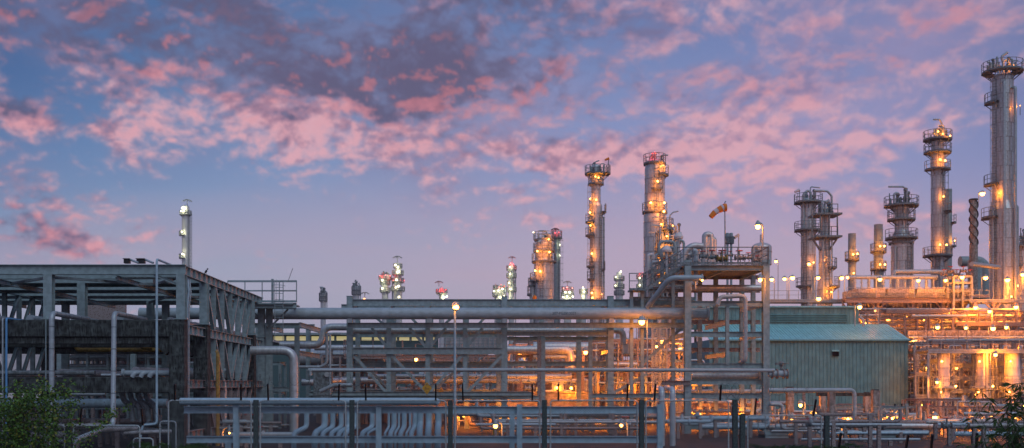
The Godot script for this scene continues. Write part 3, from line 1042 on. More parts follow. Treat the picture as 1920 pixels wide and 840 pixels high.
	pipe("riser_pipe", "banded grey pipe rising past the portal beams and kinking forward low down", [[140, 826, 38.5], [212, 797, 42.6], [214, 587, 43.2], [272, 599, 47.5]], 0.105, M.galv, {"bands": 0.9, "band_mat": M.steel_dark})
	pipe("conduit", "slender grey conduit rising past the roof girder beside the end portal's column", [[262, 826, 43.5], [268, 797, 43.5], [294, 795, 43.5], [294, 486, 43.5], [320, 496.4, 45.4]], 0.05, M.paint_old, {"sides": 8})
	pipe("conduit", "thin blue pipe turning back over the stained concrete beam", [[12, 838, 43.3], [12, 597, 43.3], [56, 603, 46.5]], 0.045, M.blue_pipe, {"sides": 8})
	pipe("conduit", "thin grey pipe standing next to the thin blue pipe", [[5, 838, 43.2], [5, 597, 43.2], [40, 602, 46.0]], 0.035, M.galv, {"sides": 8})
	pipe("conduit", "thin grey conduit clipped to the portal beside the banded riser", [[86, 838, 43.8], [86, 596, 43.8]], 0.03, M.steel, {"sides": 6})
	pipe("conduit", "pale cable conduit looping off the roof truss down the end portal", [[345, 516, 45.4], [351, 520, 45.2], [354, 545, 45.0], [351, 575, 44.9], [351, 838, 44.9]], 0.05, M.paint_old, {"sides": 8, "bend": 6.0})
	pipe("conduit", "second cable conduit following the looping one down the end portal", [[346, 514, 45.6], [355, 520, 45.4], [358, 548, 45.2], [354.5, 578, 45.1], [354.5, 838, 45.1]], 0.03, M.galv, {"sides": 6, "bend": 6.0})
	pipe("gas_pipe", "ochre yellow pipe crossing behind the portal and turning down", [[143, 640, 50], [143, 656, 50], [408, 656, 50], [408, 838, 50]], 0.105, M.yellow_pipe, {"bands": 2.4})
	pipe("gas_pipe", "short ochre pipe hanging from the portal's upper beam", [[263, 632, 49.6], [263, 652, 49.6], [285, 652, 49.6]], 0.1, M.yellow_pipe)
	pipe("clad_pipe", "thick silver pipe bending down beside the portal's blackened column", [[340, 701, 52], [414, 701, 52], [414, 838, 52]], 0.29, M.jacket, {"bands": 0.8, "bend": 2.6, "sides": 18})
	pipe("clad_pipe", "long blue grey pipe running low behind the vine", [[-60, 756, 47], [314, 756, 47]], 0.2, M.paint_old, {"bands": 2.0, "legs": 6.0})
	pipe("clad_pipe", "blunt ended pale pipe lying on the portal's lower beam", [[229, 699.5, 44.6], [352, 699.5, 44.6]], 0.12, M.paint_pipe, {"flanges": [[0, 0.02]]})
	pipe("clad_pipe", "long dark pipe lying along the lower portal beam above the vine", [[-60, 699, 44.9], [178, 699, 44.9]], 0.1, M.steel_dark)
	pipe("clad_pipe", "small pale pipe stub resting on the lower portal beam", [[190, 703, 44.3], [226, 703, 44.3]], 0.055, M.galv)
	for k in 3:
		pipe("elbow_pipe", "pale pipe elbow curving down off the blunt ended pipe", [[262 + k * 16, 699, 44.1], [252 + k * 16, 699, 43.9], [248 + k * 16, 707, 43.9]], 0.1, M.paint_pipe, {"group": "elbows on the lower portal beam", "bend": 2.0})
	for k in 4:
		pipe("elbow_pipe", "dark S bent pipe dropping under the lower portal beam", [[228 + k * 15, 734, 45.2], [232 + k * 15, 750, 45.2], [246 + k * 15, 762, 45.2], [250 + k * 15, 790, 45.2]], 0.12, M.steel_dark, {"group": "S bent pipes under the portal", "bend": 2.5})
	for k in 4:
		var y: float = [806, 812, 800, 818][k]
		pipe("yard_pipe", "dull pipe end lying low behind the short fence frames", [[[185, 230, 95, 60][k], y, 41.0 + k], [[255, 320, 190, 130][k], y - 3, 42.5 + k]], [0.12, 0.09, 0.1, 0.16][k], M.jacket_dull, {"group": "pipe ends in the yard"})
	var tones := [M.jacket, M.galv, M.jacket_dull, M.paint_pipe]
	var say := ["silver", "grey", "dull", "painted"]
	for k in 14:
		var g := RandomNumberGenerator.new()
		g.seed = 300 + k
		var x := -26.0 + k * 0.98 + g.randf_range(-0.2, 0.2)
		var r := g.randf_range(0.08, 0.24)
		var low := k % 2 == 0
		var y := (3.19 if low else 5.56) + r
		var t2 := thing("rack_pipe", ("stout " if r > 0.16 else "slim ") + say[k % 4] + " pipe crossing the portals on their " + ("lower" if low else "upper") + " beams", "pipe", W(x, y - r, 52), "pipes across the portals")
		part(t2, "run", MB.new().rod(W(x, y, 45.0 + g.randf_range(0, 2)), W(x, y, 61), r, 12), tones[k % 4])
		for d in [46.5, 50.0, 54.0]:
			part(t2, "band", MB.new().rod(W(x, y, d + 0.9), W(x, y, d + 0.95), r * 1.04, 12), tones[k % 4])
	# platform at the inner end of the truss
	var p := thing("inspection_platform", "railed steel inspection platform on a post beside the side truss", "platform", W(-11.6, 0, 62))
	part(p, "deck", MB.new().beam(P(432, 572, 61), P(556, 572, 61), 2.4, 0.08), M.steel)
	member(p, "edge_beam", P(427, 573, 60.0), P(556, 573, 60.0), 0.3, 0.14, M.steel)
	member(p, "edge_beam", P(427, 573, 63.0), P(556, 573, 63.0), 0.3, 0.14, M.steel)
	member(p, "edge_beam", P(553, 573, 60.0), P(553, 573, 63.0), 0.3, 0.14, M.steel_rust)
	member(p, "post", G(505, 61.6), P(505, 577, 61.6), 0.34, 0.34, M.steel, up)
	bars(p, "brace", [[508, 612, 61.2, 540, 580, 61.2], [502, 612, 61.2, 470, 580, 61.2]], 0.1, M.steel)
	railing(p, PackedVector3Array([P(556, 567, 63), P(556, 567, 60), P(427, 567, 60)]), 1.22, M.steel, 0.03, 0.9)
	railing(p, PackedVector3Array([P(556, 567, 63), P(427, 567, 63)]), 1.22, M.steel, 0.03, 1.0)
	member(p, "pole", P(511, 577, 60.6), P(511, 523, 60.6), 0.12, 0.12, M.steel, up)
	part(p, "ladder", ladder_mesh(P(523, 640, 59.7), 3.4, Vector3(0, 0, 1), true, 0.02), M.steel)
	solo("whip_antenna", "thin leaning whip aerial on the inspection platform's railing", "antenna", MB.new().rod(P(540, 528, 60), P(549, 503, 60), 0.014, 5), M.black)
	# frame between the platform and the rack
	var f := thing("pipe_support", "low grey steel pipe support frame between the inspection platform and the pipe rack", "steel frame", W(-9.5, 0, 65))
	members(f, "beam", [[470, 610, 64.5, 562, 610, 64.5], [470, 660, 64.5, 562, 660, 64.5], [470, 730, 64.5, 562, 730, 64.5], [480, 612, 70, 590, 612, 70]], 0.28, 0.16, M.steel)
	members(f, "column", [[557, 780, 64.5, 557, 614, 64.5], [497, 780, 64.5, 497, 614, 64.5], [578, 776, 70, 578, 614, 70]], 0.28, 0.28, M.steel, up)
	members(f, "cross_beam", [[562, 609, 64.6, 601, 620, 71.5], [560, 662, 64.6, 600, 668, 71.5], [497, 612, 64.6, 530, 620, 71.5]], 0.3, 0.16, M.steel)
	pipe("clad_pipe", "silver banded pipe turning down in front of the support frame", [[470, 657, 57.5], [551, 657, 57.5], [551, 838, 57.5]], 0.235, M.jacket, {"bands": 0.7, "bend": 2.8, "sides": 18})
	pipe("clad_pipe", "silver pipe with an S shaped double bend beside the rack's end column", [[660, 613, 66.5], [607, 613, 66.5], [603, 647, 66.5], [525, 647, 66.5]], 0.225, M.jacket, {"bands": 0.7, "bend": 2.6, "sides": 16})
	pipe("clad_pipe", "wide pale drum pipe crossing behind the rack's end column", [[560, 670, 78], [720, 670, 78]], 0.62, M.jacket, {"bands": 2.0, "legs": 7.0, "sides": 20})
	pipe("clad_pipe", "pale pipe running above the wide drum pipe", [[590, 652, 77], [720, 652, 77]], 0.2, M.jacket, {"legs": 7.0})
	pipe("small_pipe", "slim grey pipe looping beside the S bent pipe", [[613, 625, 64], [613, 682, 64], [600, 688, 64], [560, 688, 64]], 0.09, M.galv, {"bend": 4.0})
	pipe("small_pipe", "slim grey pipe dropping beside the rack's end column", [[640, 625, 63], [619, 625, 63], [619, 740, 63]], 0.06, M.galv)
	pipe("small_pipe", "slim pipe hooking down beside the manifold cabinet", [[582, 704, 60], [582, 694, 60], [700, 694, 60]], 0.1, M.galv, {"bend": 2.0})
	pipe("clad_pipe", "lamplit silver pipe running out from behind the pipe rack", [[566, 717, 70], [585, 717, 70], [640, 714, 72], [940, 712, 74]], 0.22, M.jacket, {"bands": 1.4, "legs": 7.0})
	var cab := thing("manifold_cabinet", "grey box of small valves mounted beside the slim looping pipe", "cabinet", P(606, 780, 64.4))
	part(cab, "box", MB.new().beam(P(606, 776, 64.4), P(606, 690, 64.4), 1.1, 0.6, up), M.steel_dark)
	part(cab, "dial", MB.new().rod(P(613, 702, 64.0), P(613, 702, 63.95), 0.16, 14), M.steel_pale)
	for k in 3:
		part(cab, "spindle", MB.new().rod(P(596 + k * 9, 690, 64.3), P(596 + k * 9, 682, 64.3), 0.05, 6), M.steel_dark)

	# the manifold just behind the fence
	var mf := thing("pipe_trestle", "blue grey steel trestle of two long beams just behind the mesh fence", "steel frame", G(790, 40))
	members(mf, "beam", [[345, 768.5, 40, 972, 768.5, 40], [972, 768.5, 40, 1242, 768.5, 40], [350, 824, 40.3, 1242, 824, 40.3]], 0.26, 0.2, M.paint_old)
	members(mf, "post", [[443, 865, 39.8, 443, 756, 39.8], [710, 865, 39.8, 710, 760, 39.8], [974, 865, 39.8, 974, 758, 39.8], [1237, 865, 39.8, 1237, 758, 39.8], [428, 865, 41.5, 428, 816, 41.5], [960, 865, 41.5, 960, 772, 41.5]], 0.2, 0.2, M.paint_old, up)
	pipe("header_pipe", "long pale header pipe lying on the trestle just behind the fence", [[338, 752.5, 39.6], [818, 752.5, 39.6], [823, 756.5, 39.6]], 0.13, M.paint_old, {"bands": 3.0, "bend": 1.0})
	var xs := [551, 590, 605, 621, 635, 647, 679, 690, 722, 732, 741, 751, 762, 771, 787, 803, 821]
	for k in xs.size():
		var thin: bool = k in [7, 8, 10, 12]
		var r := 0.05 if thin else (0.1 if k != 1 and k < 14 else 0.125)
		var x: float = xs[k]
		var dx := 24.0 if k == 0 else (19.0 if k < 8 else (7.0 if k < 14 else 1.0))
		pipe("drop_pipe", "thin drop pipe kinked below the trestle's upper beam" if thin else "white topped drop pipe kinked forward below the trestle's upper beam", [[x + dx, 770, 41.5], [x + dx, 801 - (3 if k > 13 else 0), 41.5], [x, 812 - (8 if k > 13 else 0), 40.9], [x, 868, 40.9]], r, M.paint_old, {"group": "drop pipes of the manifold", "bend": 2.2})
	# things behind, seen through the portal
	var tank := thing("storage_tank", "wide white storage tank lettered 250 beyond the roof frame", "tank", G(-40, 185))
	part(tank, "shell", MB.new().lathe(G(-40, 185), PackedVector2Array([Vector2(14.0, 0), Vector2(14.0, 10.2)]), 48), M.white_paint)
	part(tank, "roof", MB.new().lathe(G(-40, 185), PackedVector2Array([Vector2(14.0, 10.2), Vector2(0.1, 11.4)]), 48), M.white_paint)
	part(tank, "rim_pipe", MB.new().tube(arc(G(-40, 185) + Vector3(0, 9.6, 0), 14.1, PI, TAU, 30), 0.07, 5), M.red_paint)
	part(tank, "lettering", text_mesh("250", 1.0, P(36.5, 697, 171.35), 0.0, 0.05), M.ink)
	var hall := thing("long_hall", "low teal hall with a strip of lit yellow windows behind the pipe rack", "building", G(690, 150))
	part(hall, "wall", MB.new().beam(Vector3(P(480, 0, 151).x, 4.9, -151), Vector3(P(822, 0, 151).x, 4.9, -151), 1.0, 9.8), M.teal_wall)
	part(hall, "roof", MB.new().beam(Vector3(P(478, 0, 152).x, 9.95, -154), Vector3(P(824, 0, 152).x, 9.95, -154), 9.0, 0.3), M.steel)
	for k in 14:
		var x := 490.0 + k * 23.5
		part(hall, "window", MB.new().beam(P(x, 634.5, 150.45), P(x + 19, 634.5, 150.45), 0.06, 0.6), M.window_light)
		part(hall, "mullion", MB.new().beam(P(x + 21, 640, 150.4), P(x + 21, 629, 150.4), 0.14, 0.14), M.steel)
	var gh := thing("glazed_hall", "pale glazed hall gridded with mullions seen through the rack", "building", G(885, 162))
	part(gh, "wall", MB.new().beam(P(832, 0, 162) * Vector3(1, 0, 1) + Vector3(0, 2.5, 0), P(938, 0, 162) * Vector3(1, 0, 1) + Vector3(0, 2.5, 0), 1.0, 5.0), M.steel_pale)
	for k in 12:
		part(gh, "mullion", MB.new().beam(P(835 + k * 9, 655, 161.3), P(835 + k * 9, 627, 161.3), 0.14, 0.14, Vector3(0, 0, 1)), M.steel)
	for k in 5:
		part(gh, "transom", MB.new().beam(P(832, 628 + k * 5.5, 161.35), P(938, 628 + k * 5.5, 161.35), 0.1, 0.1), M.steel)
	part(gh, "glazing", MB.new().beam(P(832, 640, 161.6), P(938, 640, 161.6), 0.1, 2.4), M.white_paint)

func text_mesh(s: String, size: float, at: Vector3, wrap_r := 0.0, deep := 0.02) -> MB:
	var tm := TextMesh.new()
	tm.text = s
	tm.font_size = 32
	var fo := SystemFont.new()
	fo.font_names = PackedStringArray(["Droid Sans"])
	tm.font = fo
	tm.pixel_size = size / 32.0
	tm.depth = deep
	var m := MB.new()
	var a := tm.surface_get_arrays(0)
	m.v = a[Mesh.ARRAY_VERTEX]
	m.n = a[Mesh.ARRAY_NORMAL]
	m.ix = a[Mesh.ARRAY_INDEX] if a[Mesh.ARRAY_INDEX] != null else PackedInt32Array(range(m.v.size()))
	for j in m.v.size():
		var q := m.v[j]
		if wrap_r > 0.0:
			var g := q.y / wrap_r
			q = Vector3(q.x, sin(g) * (wrap_r + q.z), cos(g) * (wrap_r + q.z))
		m.v[j] = q + at
	return m

func shade_hall() -> void:
	var t := thing("shade_hall", "added open fronted hall shading the yard behind the portals, a few lit openings", "building", G(310, 99))
	var h := 6.6
	part(t, "wall", MB.new().beam(Vector3(G(132, 99).x, h * 0.5, -100), Vector3(G(486, 99).x, h * 0.5, -100), 1.0, h), M.concrete_pale)
	part(t, "roof", MB.new().beam(Vector3(G(104, 84).x, h + 0.1, -84), Vector3(G(470, 84).x, h + 0.1, -84), 34.0, 0.2), M.steel)  # unseen roof, added to keep the yard beneath it dark
	for x in [112, 250, 380, 484]:
		member(t, "column", G(x, 67.5), G(x, 67.5) + Vector3(0, h, 0), 0.3, 0.3, M.steel, Vector3(0, 0, 1))
	for k in 19:
		part(t, "pilaster", MB.new().beam(G(136.0 + k * 19, 99.4), G(136.0 + k * 19, 99.4) + Vector3(0, h, 0), 0.3, 0.2, Vector3(0, 0, 1)), M.steel_rust)
	for a in [[118, 668, 14, 5], [160, 671, 12, 3], [205, 664, 8, 3], [232, 671, 10, 2], [146, 684, 3, 2]]:
		part(t, "window", MB.new().beam(P(a[0], a[1], 99.3), P(a[0] + a[2], a[1], 99.3), 0.05, a[3] * 0.0495), M.window_light_warm)
	for a in [[196, 776, 6, 14], [208, 776, 6, 14], [268, 776, 8, 12]]:
		part(t, "doorway_window", MB.new().beam(P(a[0], a[1] - 2, 99.3), P(a[0] + a[2], a[1] - 2, 99.3), 0.05, 0.5), M.window_light_warm)
	solo("panel_screen", "panel screen standing behind the roof frame's columns", "screen", MB.new().beam(P(166, 585, 66), P(236, 585, 66), 0.3, 1.2), M.steel_rust)
# ---------------------------------------------------------------- the long pipe rack
func middle() -> void:
	var up := Vector3(0, 0, 1)
	var t := thing("pipe_rack", "long grey steel pipe rack with V braces under the big pipe", "pipe rack", G(900, 66))
	for x in [656, 945.5, 1144.5]:
		member(t, "column", G(x, 64.6), P(x, 556 if x > 900 else 555, 64.6), 0.36, 0.36, M.steel, up)
		part(t, "cap_plate", MB.new().beam(P(x, 556, 64.6), P(x, 555.3, 64.6), 0.4, 0.4, up), M.steel)
	for x in [729, 802, 872]:
		member(t, "column", P(x, 742, 64.6), P(x, 574, 64.6), 0.27, 0.27, M.steel, up)
	for x in [671, 738, 808, 875, 935, 1015, 1085, 1140]:
		member(t, "rear_column", G(x, 69.2), P(x, 575, 69.2), 0.3, 0.3, M.steel, up)
	members(t, "girder", [[662, 567.5, 64.6, 940, 567.5, 64.6], [951, 567.5, 64.6, 1139, 567.5, 64.6], [1150, 567.5, 64.6, 1284, 567.5, 64.6]], 0.41, 0.22, M.steel)
	members(t, "beam", [[652, 610, 63.6, 951, 610, 63.6], [951.5, 610, 63.6, 1300, 610, 63.6]], 0.3, 0.26, M.steel)
	members(t, "beam", [[662, 658, 64.4, 940, 658, 64.4]], 0.4, 0.24, M.steel)
	members(t, "beam", [[662, 685, 66, 940, 685, 66], [580, 738, 64.2, 1000, 738, 64.2], [580, 745, 64.9, 1010, 745, 64.9], [951, 626, 64.5, 1139, 626, 64.5], [951, 635, 67, 1139, 635, 67], [1108, 742, 63.5, 1290, 742, 63.5]], 0.24, 0.2, M.steel)
	members(t, "rear_beam", [[640, 575, 69.2, 1290, 575, 69.2], [660, 628, 69.2, 940, 628, 69.2], [660, 682, 69.2, 1140, 682, 69.2], [660, 735, 69.2, 940, 735, 69.2]], 0.3, 0.2, M.steel)
	for x in [656, 729, 802, 872, 945.5, 1144.5]:
		for y in [568, 611, 658, 738]:
			var a := P(x, y, 64.8)
			member(t, "cross_beam", a, Vector3(a.x, a.y, -69.1), 0.24, 0.16, M.steel)
	for x in [1011, 1018.5, 1107]:
		member(t, "column", G(x, 65.5), P(x, 630, 65.5), 0.24, 0.24, M.steel if x != 1011 else M.steel_rust, up)
	member(t, "column", G(1084, 70), P(1084, 637, 70), 0.2, 0.2, M.steel_pale, up)
	bars(t, "brace", [[697, 615, 64.5, 725, 650, 64.5], [768, 615, 64.5, 798, 650, 64.5], [836, 615, 64.5, 806, 650, 64.5], [905, 615, 64.5, 876, 650, 64.5],
		[663, 665, 64.5, 725, 737, 64.5], [733, 665, 64.5, 799, 735, 64.5], [868, 665, 64.5, 806, 735, 64.5], [940, 668, 64.5, 877, 735, 64.5],
		[1278, 615, 64.5, 1195, 690, 64.6], [1150, 737, 64.5, 1215, 700, 64.6]], 0.17, M.steel)
	bars(t, "brace", [[680, 575, 69, 740, 625, 69], [750, 575, 69, 800, 625, 69], [870, 575, 69, 815, 625, 69], [930, 575, 69, 880, 625, 69], [690, 690, 69, 735, 735, 69], [860, 690, 69, 810, 735, 69],
		[680, 569, 66, 725, 569, 68.5], [800, 569, 66, 735, 569, 68.5], [800, 569, 66, 868, 569, 68.5], [1000, 569, 66, 945, 569, 68.5], [1075, 569, 66, 1140, 569, 68.5]], 0.16, M.steel)
	for x in [656, 805, 946, 1146, 1290]:
		part(t, "pipe_saddle", MB.new().block(P(x, 605.4, 63.2), P(x, 597, 63.2), 0.34, 0.34, 0.03, up), M.steel_pale)
	# big pipe
	var mp := pipe("main_pipe", "long fat grey pipe lettered 307-PG2913021 lying along the rack", [[262, 588, 63.2], [1326, 588, 63.2]], 0.345, M.paint_pipe, {"sides": 28})
	var fl := MB.new()
	fl.rod(P(1324, 588, 63.2), P(1328.5, 588, 63.2), 0.42, 28)
	part(mp, "end_flange", fl, M.paint_pipe)
	var we := MB.new()
	for x in [730, 1030, 1178]:
		we.rod(P(x, 588, 63.2), P(x + 0.8, 588, 63.2), 0.349, 28)
	part(mp, "weld", we, M.steel)
	part(mp, "lettering", text_mesh("307-PG2913021", 0.2, P(1057, 588.4, 63.2), 0.349, 0.006), M.ink)
	pipe("branch_pipe", "smooth grey branch pipe climbing off the big pipe to the valve platform", [[1214, 576, 63.1], [1256, 521, 61.5], [1318, 521, 61.5]], 0.17, M.paint_pipe, {"bend": 4.0, "sides": 16})
	pipe("clad_pipe", "clad pipe under the rack's long beam turning down beside the floodlight", [[655, 619.5, 66], [1169, 619.5, 66], [1169, 648, 66]], 0.19, M.jacket, {"bands": 0.6, "bend": 2.5, "sides": 14})
	var jb := thing("junction_box", "pale junction box on the clad pipe that turns down beside the floodlight", "junction box", P(1173, 664, 65.6))
	part(jb, "box", MB.new().block(P(1173, 664, 65.6), P(1173, 645, 65.6), 0.5, 0.3, 0.02, up), M.steel_pale)
	part(jb, "hatch", MB.new().beam(P(1173, 662, 65.44), P(1173, 647, 65.44), 0.4, 0.02, up), M.jacket)
	pipe("rail_pipe", "long slim pale pipe strung along the rack above the fence wire", [[578, 693.5, 61], [1120, 693.5, 61], [1140, 693.5, 61], [1452, 694.5, 61]], 0.105, M.paint_pipe, {"sides": 12, "bands": 4.5, "flanges": [[1, 0.5]]})
	pipe("clad_pipe", "bright clad pipe behind the rack's lower braces", [[690, 706, 71], [1072, 706, 71]], 0.17, M.jacket, {"bands": 1.0, "legs": 8.0, "flanges": [[0, 0.995]]})
	pipe("clad_pipe", "slim clad pipe a little above the rack's bottom beams", [[600, 734, 62.5], [626, 722, 62.5], [640, 722, 62.5], [660, 722, 62.5]], 0.12, M.galv, {"bend": 3.0})
	pipe("clad_pipe", "fat clad pipe crossing the lamplit bay behind the rack columns", [[948, 656, 74], [1070, 656, 74], [1070, 690, 74]], 0.3, M.jacket, {"bands": 0.5, "bend": 2.0, "sides": 18})
	pipe("clad_pipe", "fat clad pipe behind the first lamplit pipe, end turned back", [[1000, 652, 77], [1105, 652, 77]], 0.42, M.jacket, {"legs": 6.0, "sides": 18})
	pipe("clad_pipe", "pale straight pipe crossing below the fat clad pipes", [[1000, 669, 74], [1082, 669, 74]], 0.13, M.galv, {"legs": 5.0})
	pipe("clad_pipe", "pale straight pipe crossing just above the amber slab", [[945, 714.5, 72], [1082, 714.5, 72]], 0.16, M.galv, {"legs": 5.0})
	for k in 2:
		var x: float = [1040, 1052][k]
		pipe("u_bend", "silver U bend pipe end standing on the amber slab", [[x + (1 - 2 * (1 - k)) * 20, 736, 70.6], [x, 736, 70.6], [x, 716, 70.6]], 0.17, M.jacket, {"bend": 2.5, "group": "U bends on the slab"})
	var sl := thing("amber_slab", "low concrete slab lit amber by the round lamp on it", "slab", G(1040, 71))
	part(sl, "slab", MB.new().block(Vector3(P(945, 0, 71).x, 1.15, -71.2), Vector3(P(1108, 0, 71).x, 1.15, -71.2), 2.6, 2.3, 0.04), M.concrete_pale)
	part(sl, "kerb", MB.new().block(Vector3(P(945, 0, 71).x, 2.36, -69.95), Vector3(P(1108, 0, 71).x, 2.36, -69.95), 0.16, 0.12, 0.02), M.concrete_pale)
	# globe lamp post at the roadside
	var lp := thing("globe_lamp_post", "slender lamp post with a clear globe in front of the rack", "lamp post", G(853, 56))
	part(lp, "pole", MB.new().tube(PackedVector3Array([G(853, 56), P(853, 700, 56), P(853, 581, 56)]), 0.085, 10, true, 0.06), M.paint_old)
	part(lp, "collar", MB.new().lathe(P(854, 581, 56), PackedVector2Array([Vector2(0.06, -0.05), Vector2(0.13, 0.0), Vector2(0.13, 0.06), Vector2(0.05, 0.08)]), 12), M.steel_dark)
	part(lp, "globe", MB.new().ball(P(854, 571.5, 56), 0.17, 18), M.globe)
	for x in [851.5, 856.5]:
		bulb(lp, P(x, 576.5, 55.8), 0.07 if x < 854 else 0.11, "lamp_orange", 1.4)
	# signs
	var sg := thing("diamond_sign", "yellow diamond road sign marked 8 km in front of the rack's brace", "sign", P(800.5, 741, 60))
	var c := P(800.5, 728, 60)
	var dm := MB.new()
	dm.beam(c + Vector3(0, 0, -0.012), c + Vector3(0, 0, 0.012), 0.44, 0.44, Vector3(0, 1, 0))
	for j in dm.v.size():
		var q := dm.v[j] - c
		var rot := Vector3((q.x - q.y) * 0.70711 * 0.92, (q.x + q.y) * 0.70711 * 1.12, q.z)
		dm.v[j] = c + rot
	part(sg, "plate", dm, M.sign_yellow)
	part(sg, "numeral", text_mesh("8", 0.2, c + Vector3(-0.07, 0.0, 0.016), 0.0, 0.01), M.ink)
	part(sg, "lettering", text_mesh("km", 0.1, c + Vector3(0.08, -0.03, 0.016), 0.0, 0.01), M.ink)
	for y in [0.2, -0.2]:
		part(sg, "bolt", MB.new().rod(c + Vector3(0, y, 0.01), c + Vector3(0, y, 0.025), 0.025, 8), M.ink)
	part(sg, "mount", MB.new().beam(c + Vector3(0, 0.3, -0.04), c + Vector3(0, -0.42, -0.04), 0.05, 0.03, up), M.steel_dark)
	var ws := thing("warning_sign", "small orange triangular warning sign below the rack brace", "sign", P(827, 736, 63))
	var wt := MB.new()
	var a0 := P(827, 726, 63)
	var a1 := P(821.5, 735, 63)
	var a2 := P(832.5, 735, 63)
	wt.tri(a1, a2, a0)
	var zz := Vector3(0, 0, -0.02)
	wt.tri(a1 + zz, a0 + zz, a2 + zz)
	wt.quad(a2, a1, a1 + zz, a2 + zz)
	wt.quad(a0, a2, a2 + zz, a0 + zz)
	wt.quad(a1, a0, a0 + zz, a1 + zz)
	part(ws, "plate", wt, M.sign_orange)
	part(ws, "pictogram", text_mesh("?", 0.16, P(827, 732, 62.98), 0.0, 0.01), M.ink)
	part(ws, "mount", MB.new().rod(P(827, 742, 63.03), P(827, 728, 63.03), 0.02, 5), M.steel_dark)
	# lamps of the middle
	lamp_post("bright floodlight hung below the big pipe beside the climbing branch pipe", 1203.5, 604, 61.6, 690, 24, 0.2)
	lamp_post("tilted floodlight on a pole in the lamplit bay under the rack", 1098, 661, 72, 735, 40, 0.16)
	lamp_post("bright floodlight low under the trestle between two fence posts", 1165, 798, 66, 838, 3, 0.11)
	lamp_post("floodlight shining down on the pale drum behind the fence", 929, 799, 62, 838, 4, 0.11)
	lamp_post("small round lamp glowing on the amber slab's end", 1016, 729, 70, 738, 40, 0.13)
	lamp_post("small round lamp standing between the silver U bends", 1045, 727, 70.4, 738, 16, 0.09)
	lamp_post("small round lamp beside the bulkhead fitting on the amber slab", 1071, 728, 69.6, 738, 20, 0.1)
	for a in [[1020, 690, 84], [975, 665, 86], [1094, 716, 76], [1240, 640, 76], [1275, 655, 80], [1180, 720, 78], [1030, 778, 73], [1330, 772, 76], [1390, 776, 72], [1290, 720, 78], [960, 777, 72], [1110, 778, 71], [1210, 777, 72], [1300, 778, 70], [870, 778, 73], [1062, 740, 84], [990, 735, 86]]:  # the low row is added, to light pipes between the trestle beams
		lamp_post("small sodium lamp in the bay behind the rack, low ones added as fill", a[0], a[1], a[2], 800, 52, 0.13, "lamp_orange", "sodium lamps of the bay")
	for a in [[868, 777, 67.5], [945, 776, 68], [1000, 777, 67.5], [1068, 776, 68], [1130, 777, 67.5], [1195, 776, 68], [1312, 777, 67.5], [1380, 776, 68]]:  # added lamps that throw amber on the low pipes
		lamp_post("small added lamp warming the low pipes behind the rack", a[0], a[1], a[2], 830, 26, 0.08, "lamp_orange", "added lamps behind the trestle beam")
	for a in [[780, 674, 80], [720, 742, 84], [905, 745, 84]]:
		lamp_post("lone sodium lamp in the dim yard under the rack", a[0], a[1], a[2], 790, 22, 0.14, "lamp_orange", "sodium lamps in the dim yard")
	lamp_post("lone sodium lamp low beside the silver pipes behind the fence", 430, 812, 58, 838, 1.5, 0.05)
	var bl := thing("barrel_stand", "pale upright drum lit from above behind the fence", "drum", G(929, 61))
	part(bl, "barrel", MB.new().lathe(G(929, 61), PackedVector2Array([Vector2(0.17, 0.0), Vector2(0.17, 0.25), Vector2(0.18, 0.26), Vector2(0.17, 0.27), Vector2(0.17, 0.45), Vector2(0.16, 0.47), Vector2(0.0, 0.47)]), 16), M.sign_yellow)
	part(bl, "rim", MB.new().tube(arc(G(929, 61) + Vector3(0, 0.47, 0), 0.17, 0, TAU, 16), 0.012, 5, false), M.steel_dark)
	# lit louvre screen beside the valve platform
	var ls := thing("louvre_screen", "tall pale louvred screen glowing amber behind the valve platform", "screen", G(1236, 74))
	for x in [1223, 1237, 1250]:
		part(ls, "post", MB.new().beam(G(x, 74), P(x, 612, 74), 0.12, 0.12, up), M.steel_pale)
	for k in 26:
		part(ls, "slat", MB.new().beam(P(1223, 616 + k * 4.2, 74.05), P(1250, 616 + k * 4.2, 74.05), 0.02, 0.11), M.steel_pale)
	lamp_post("lamp hidden beside the louvred screen", 1231, 650, 71.5, 735, 16, 0.08)
	right_platform()

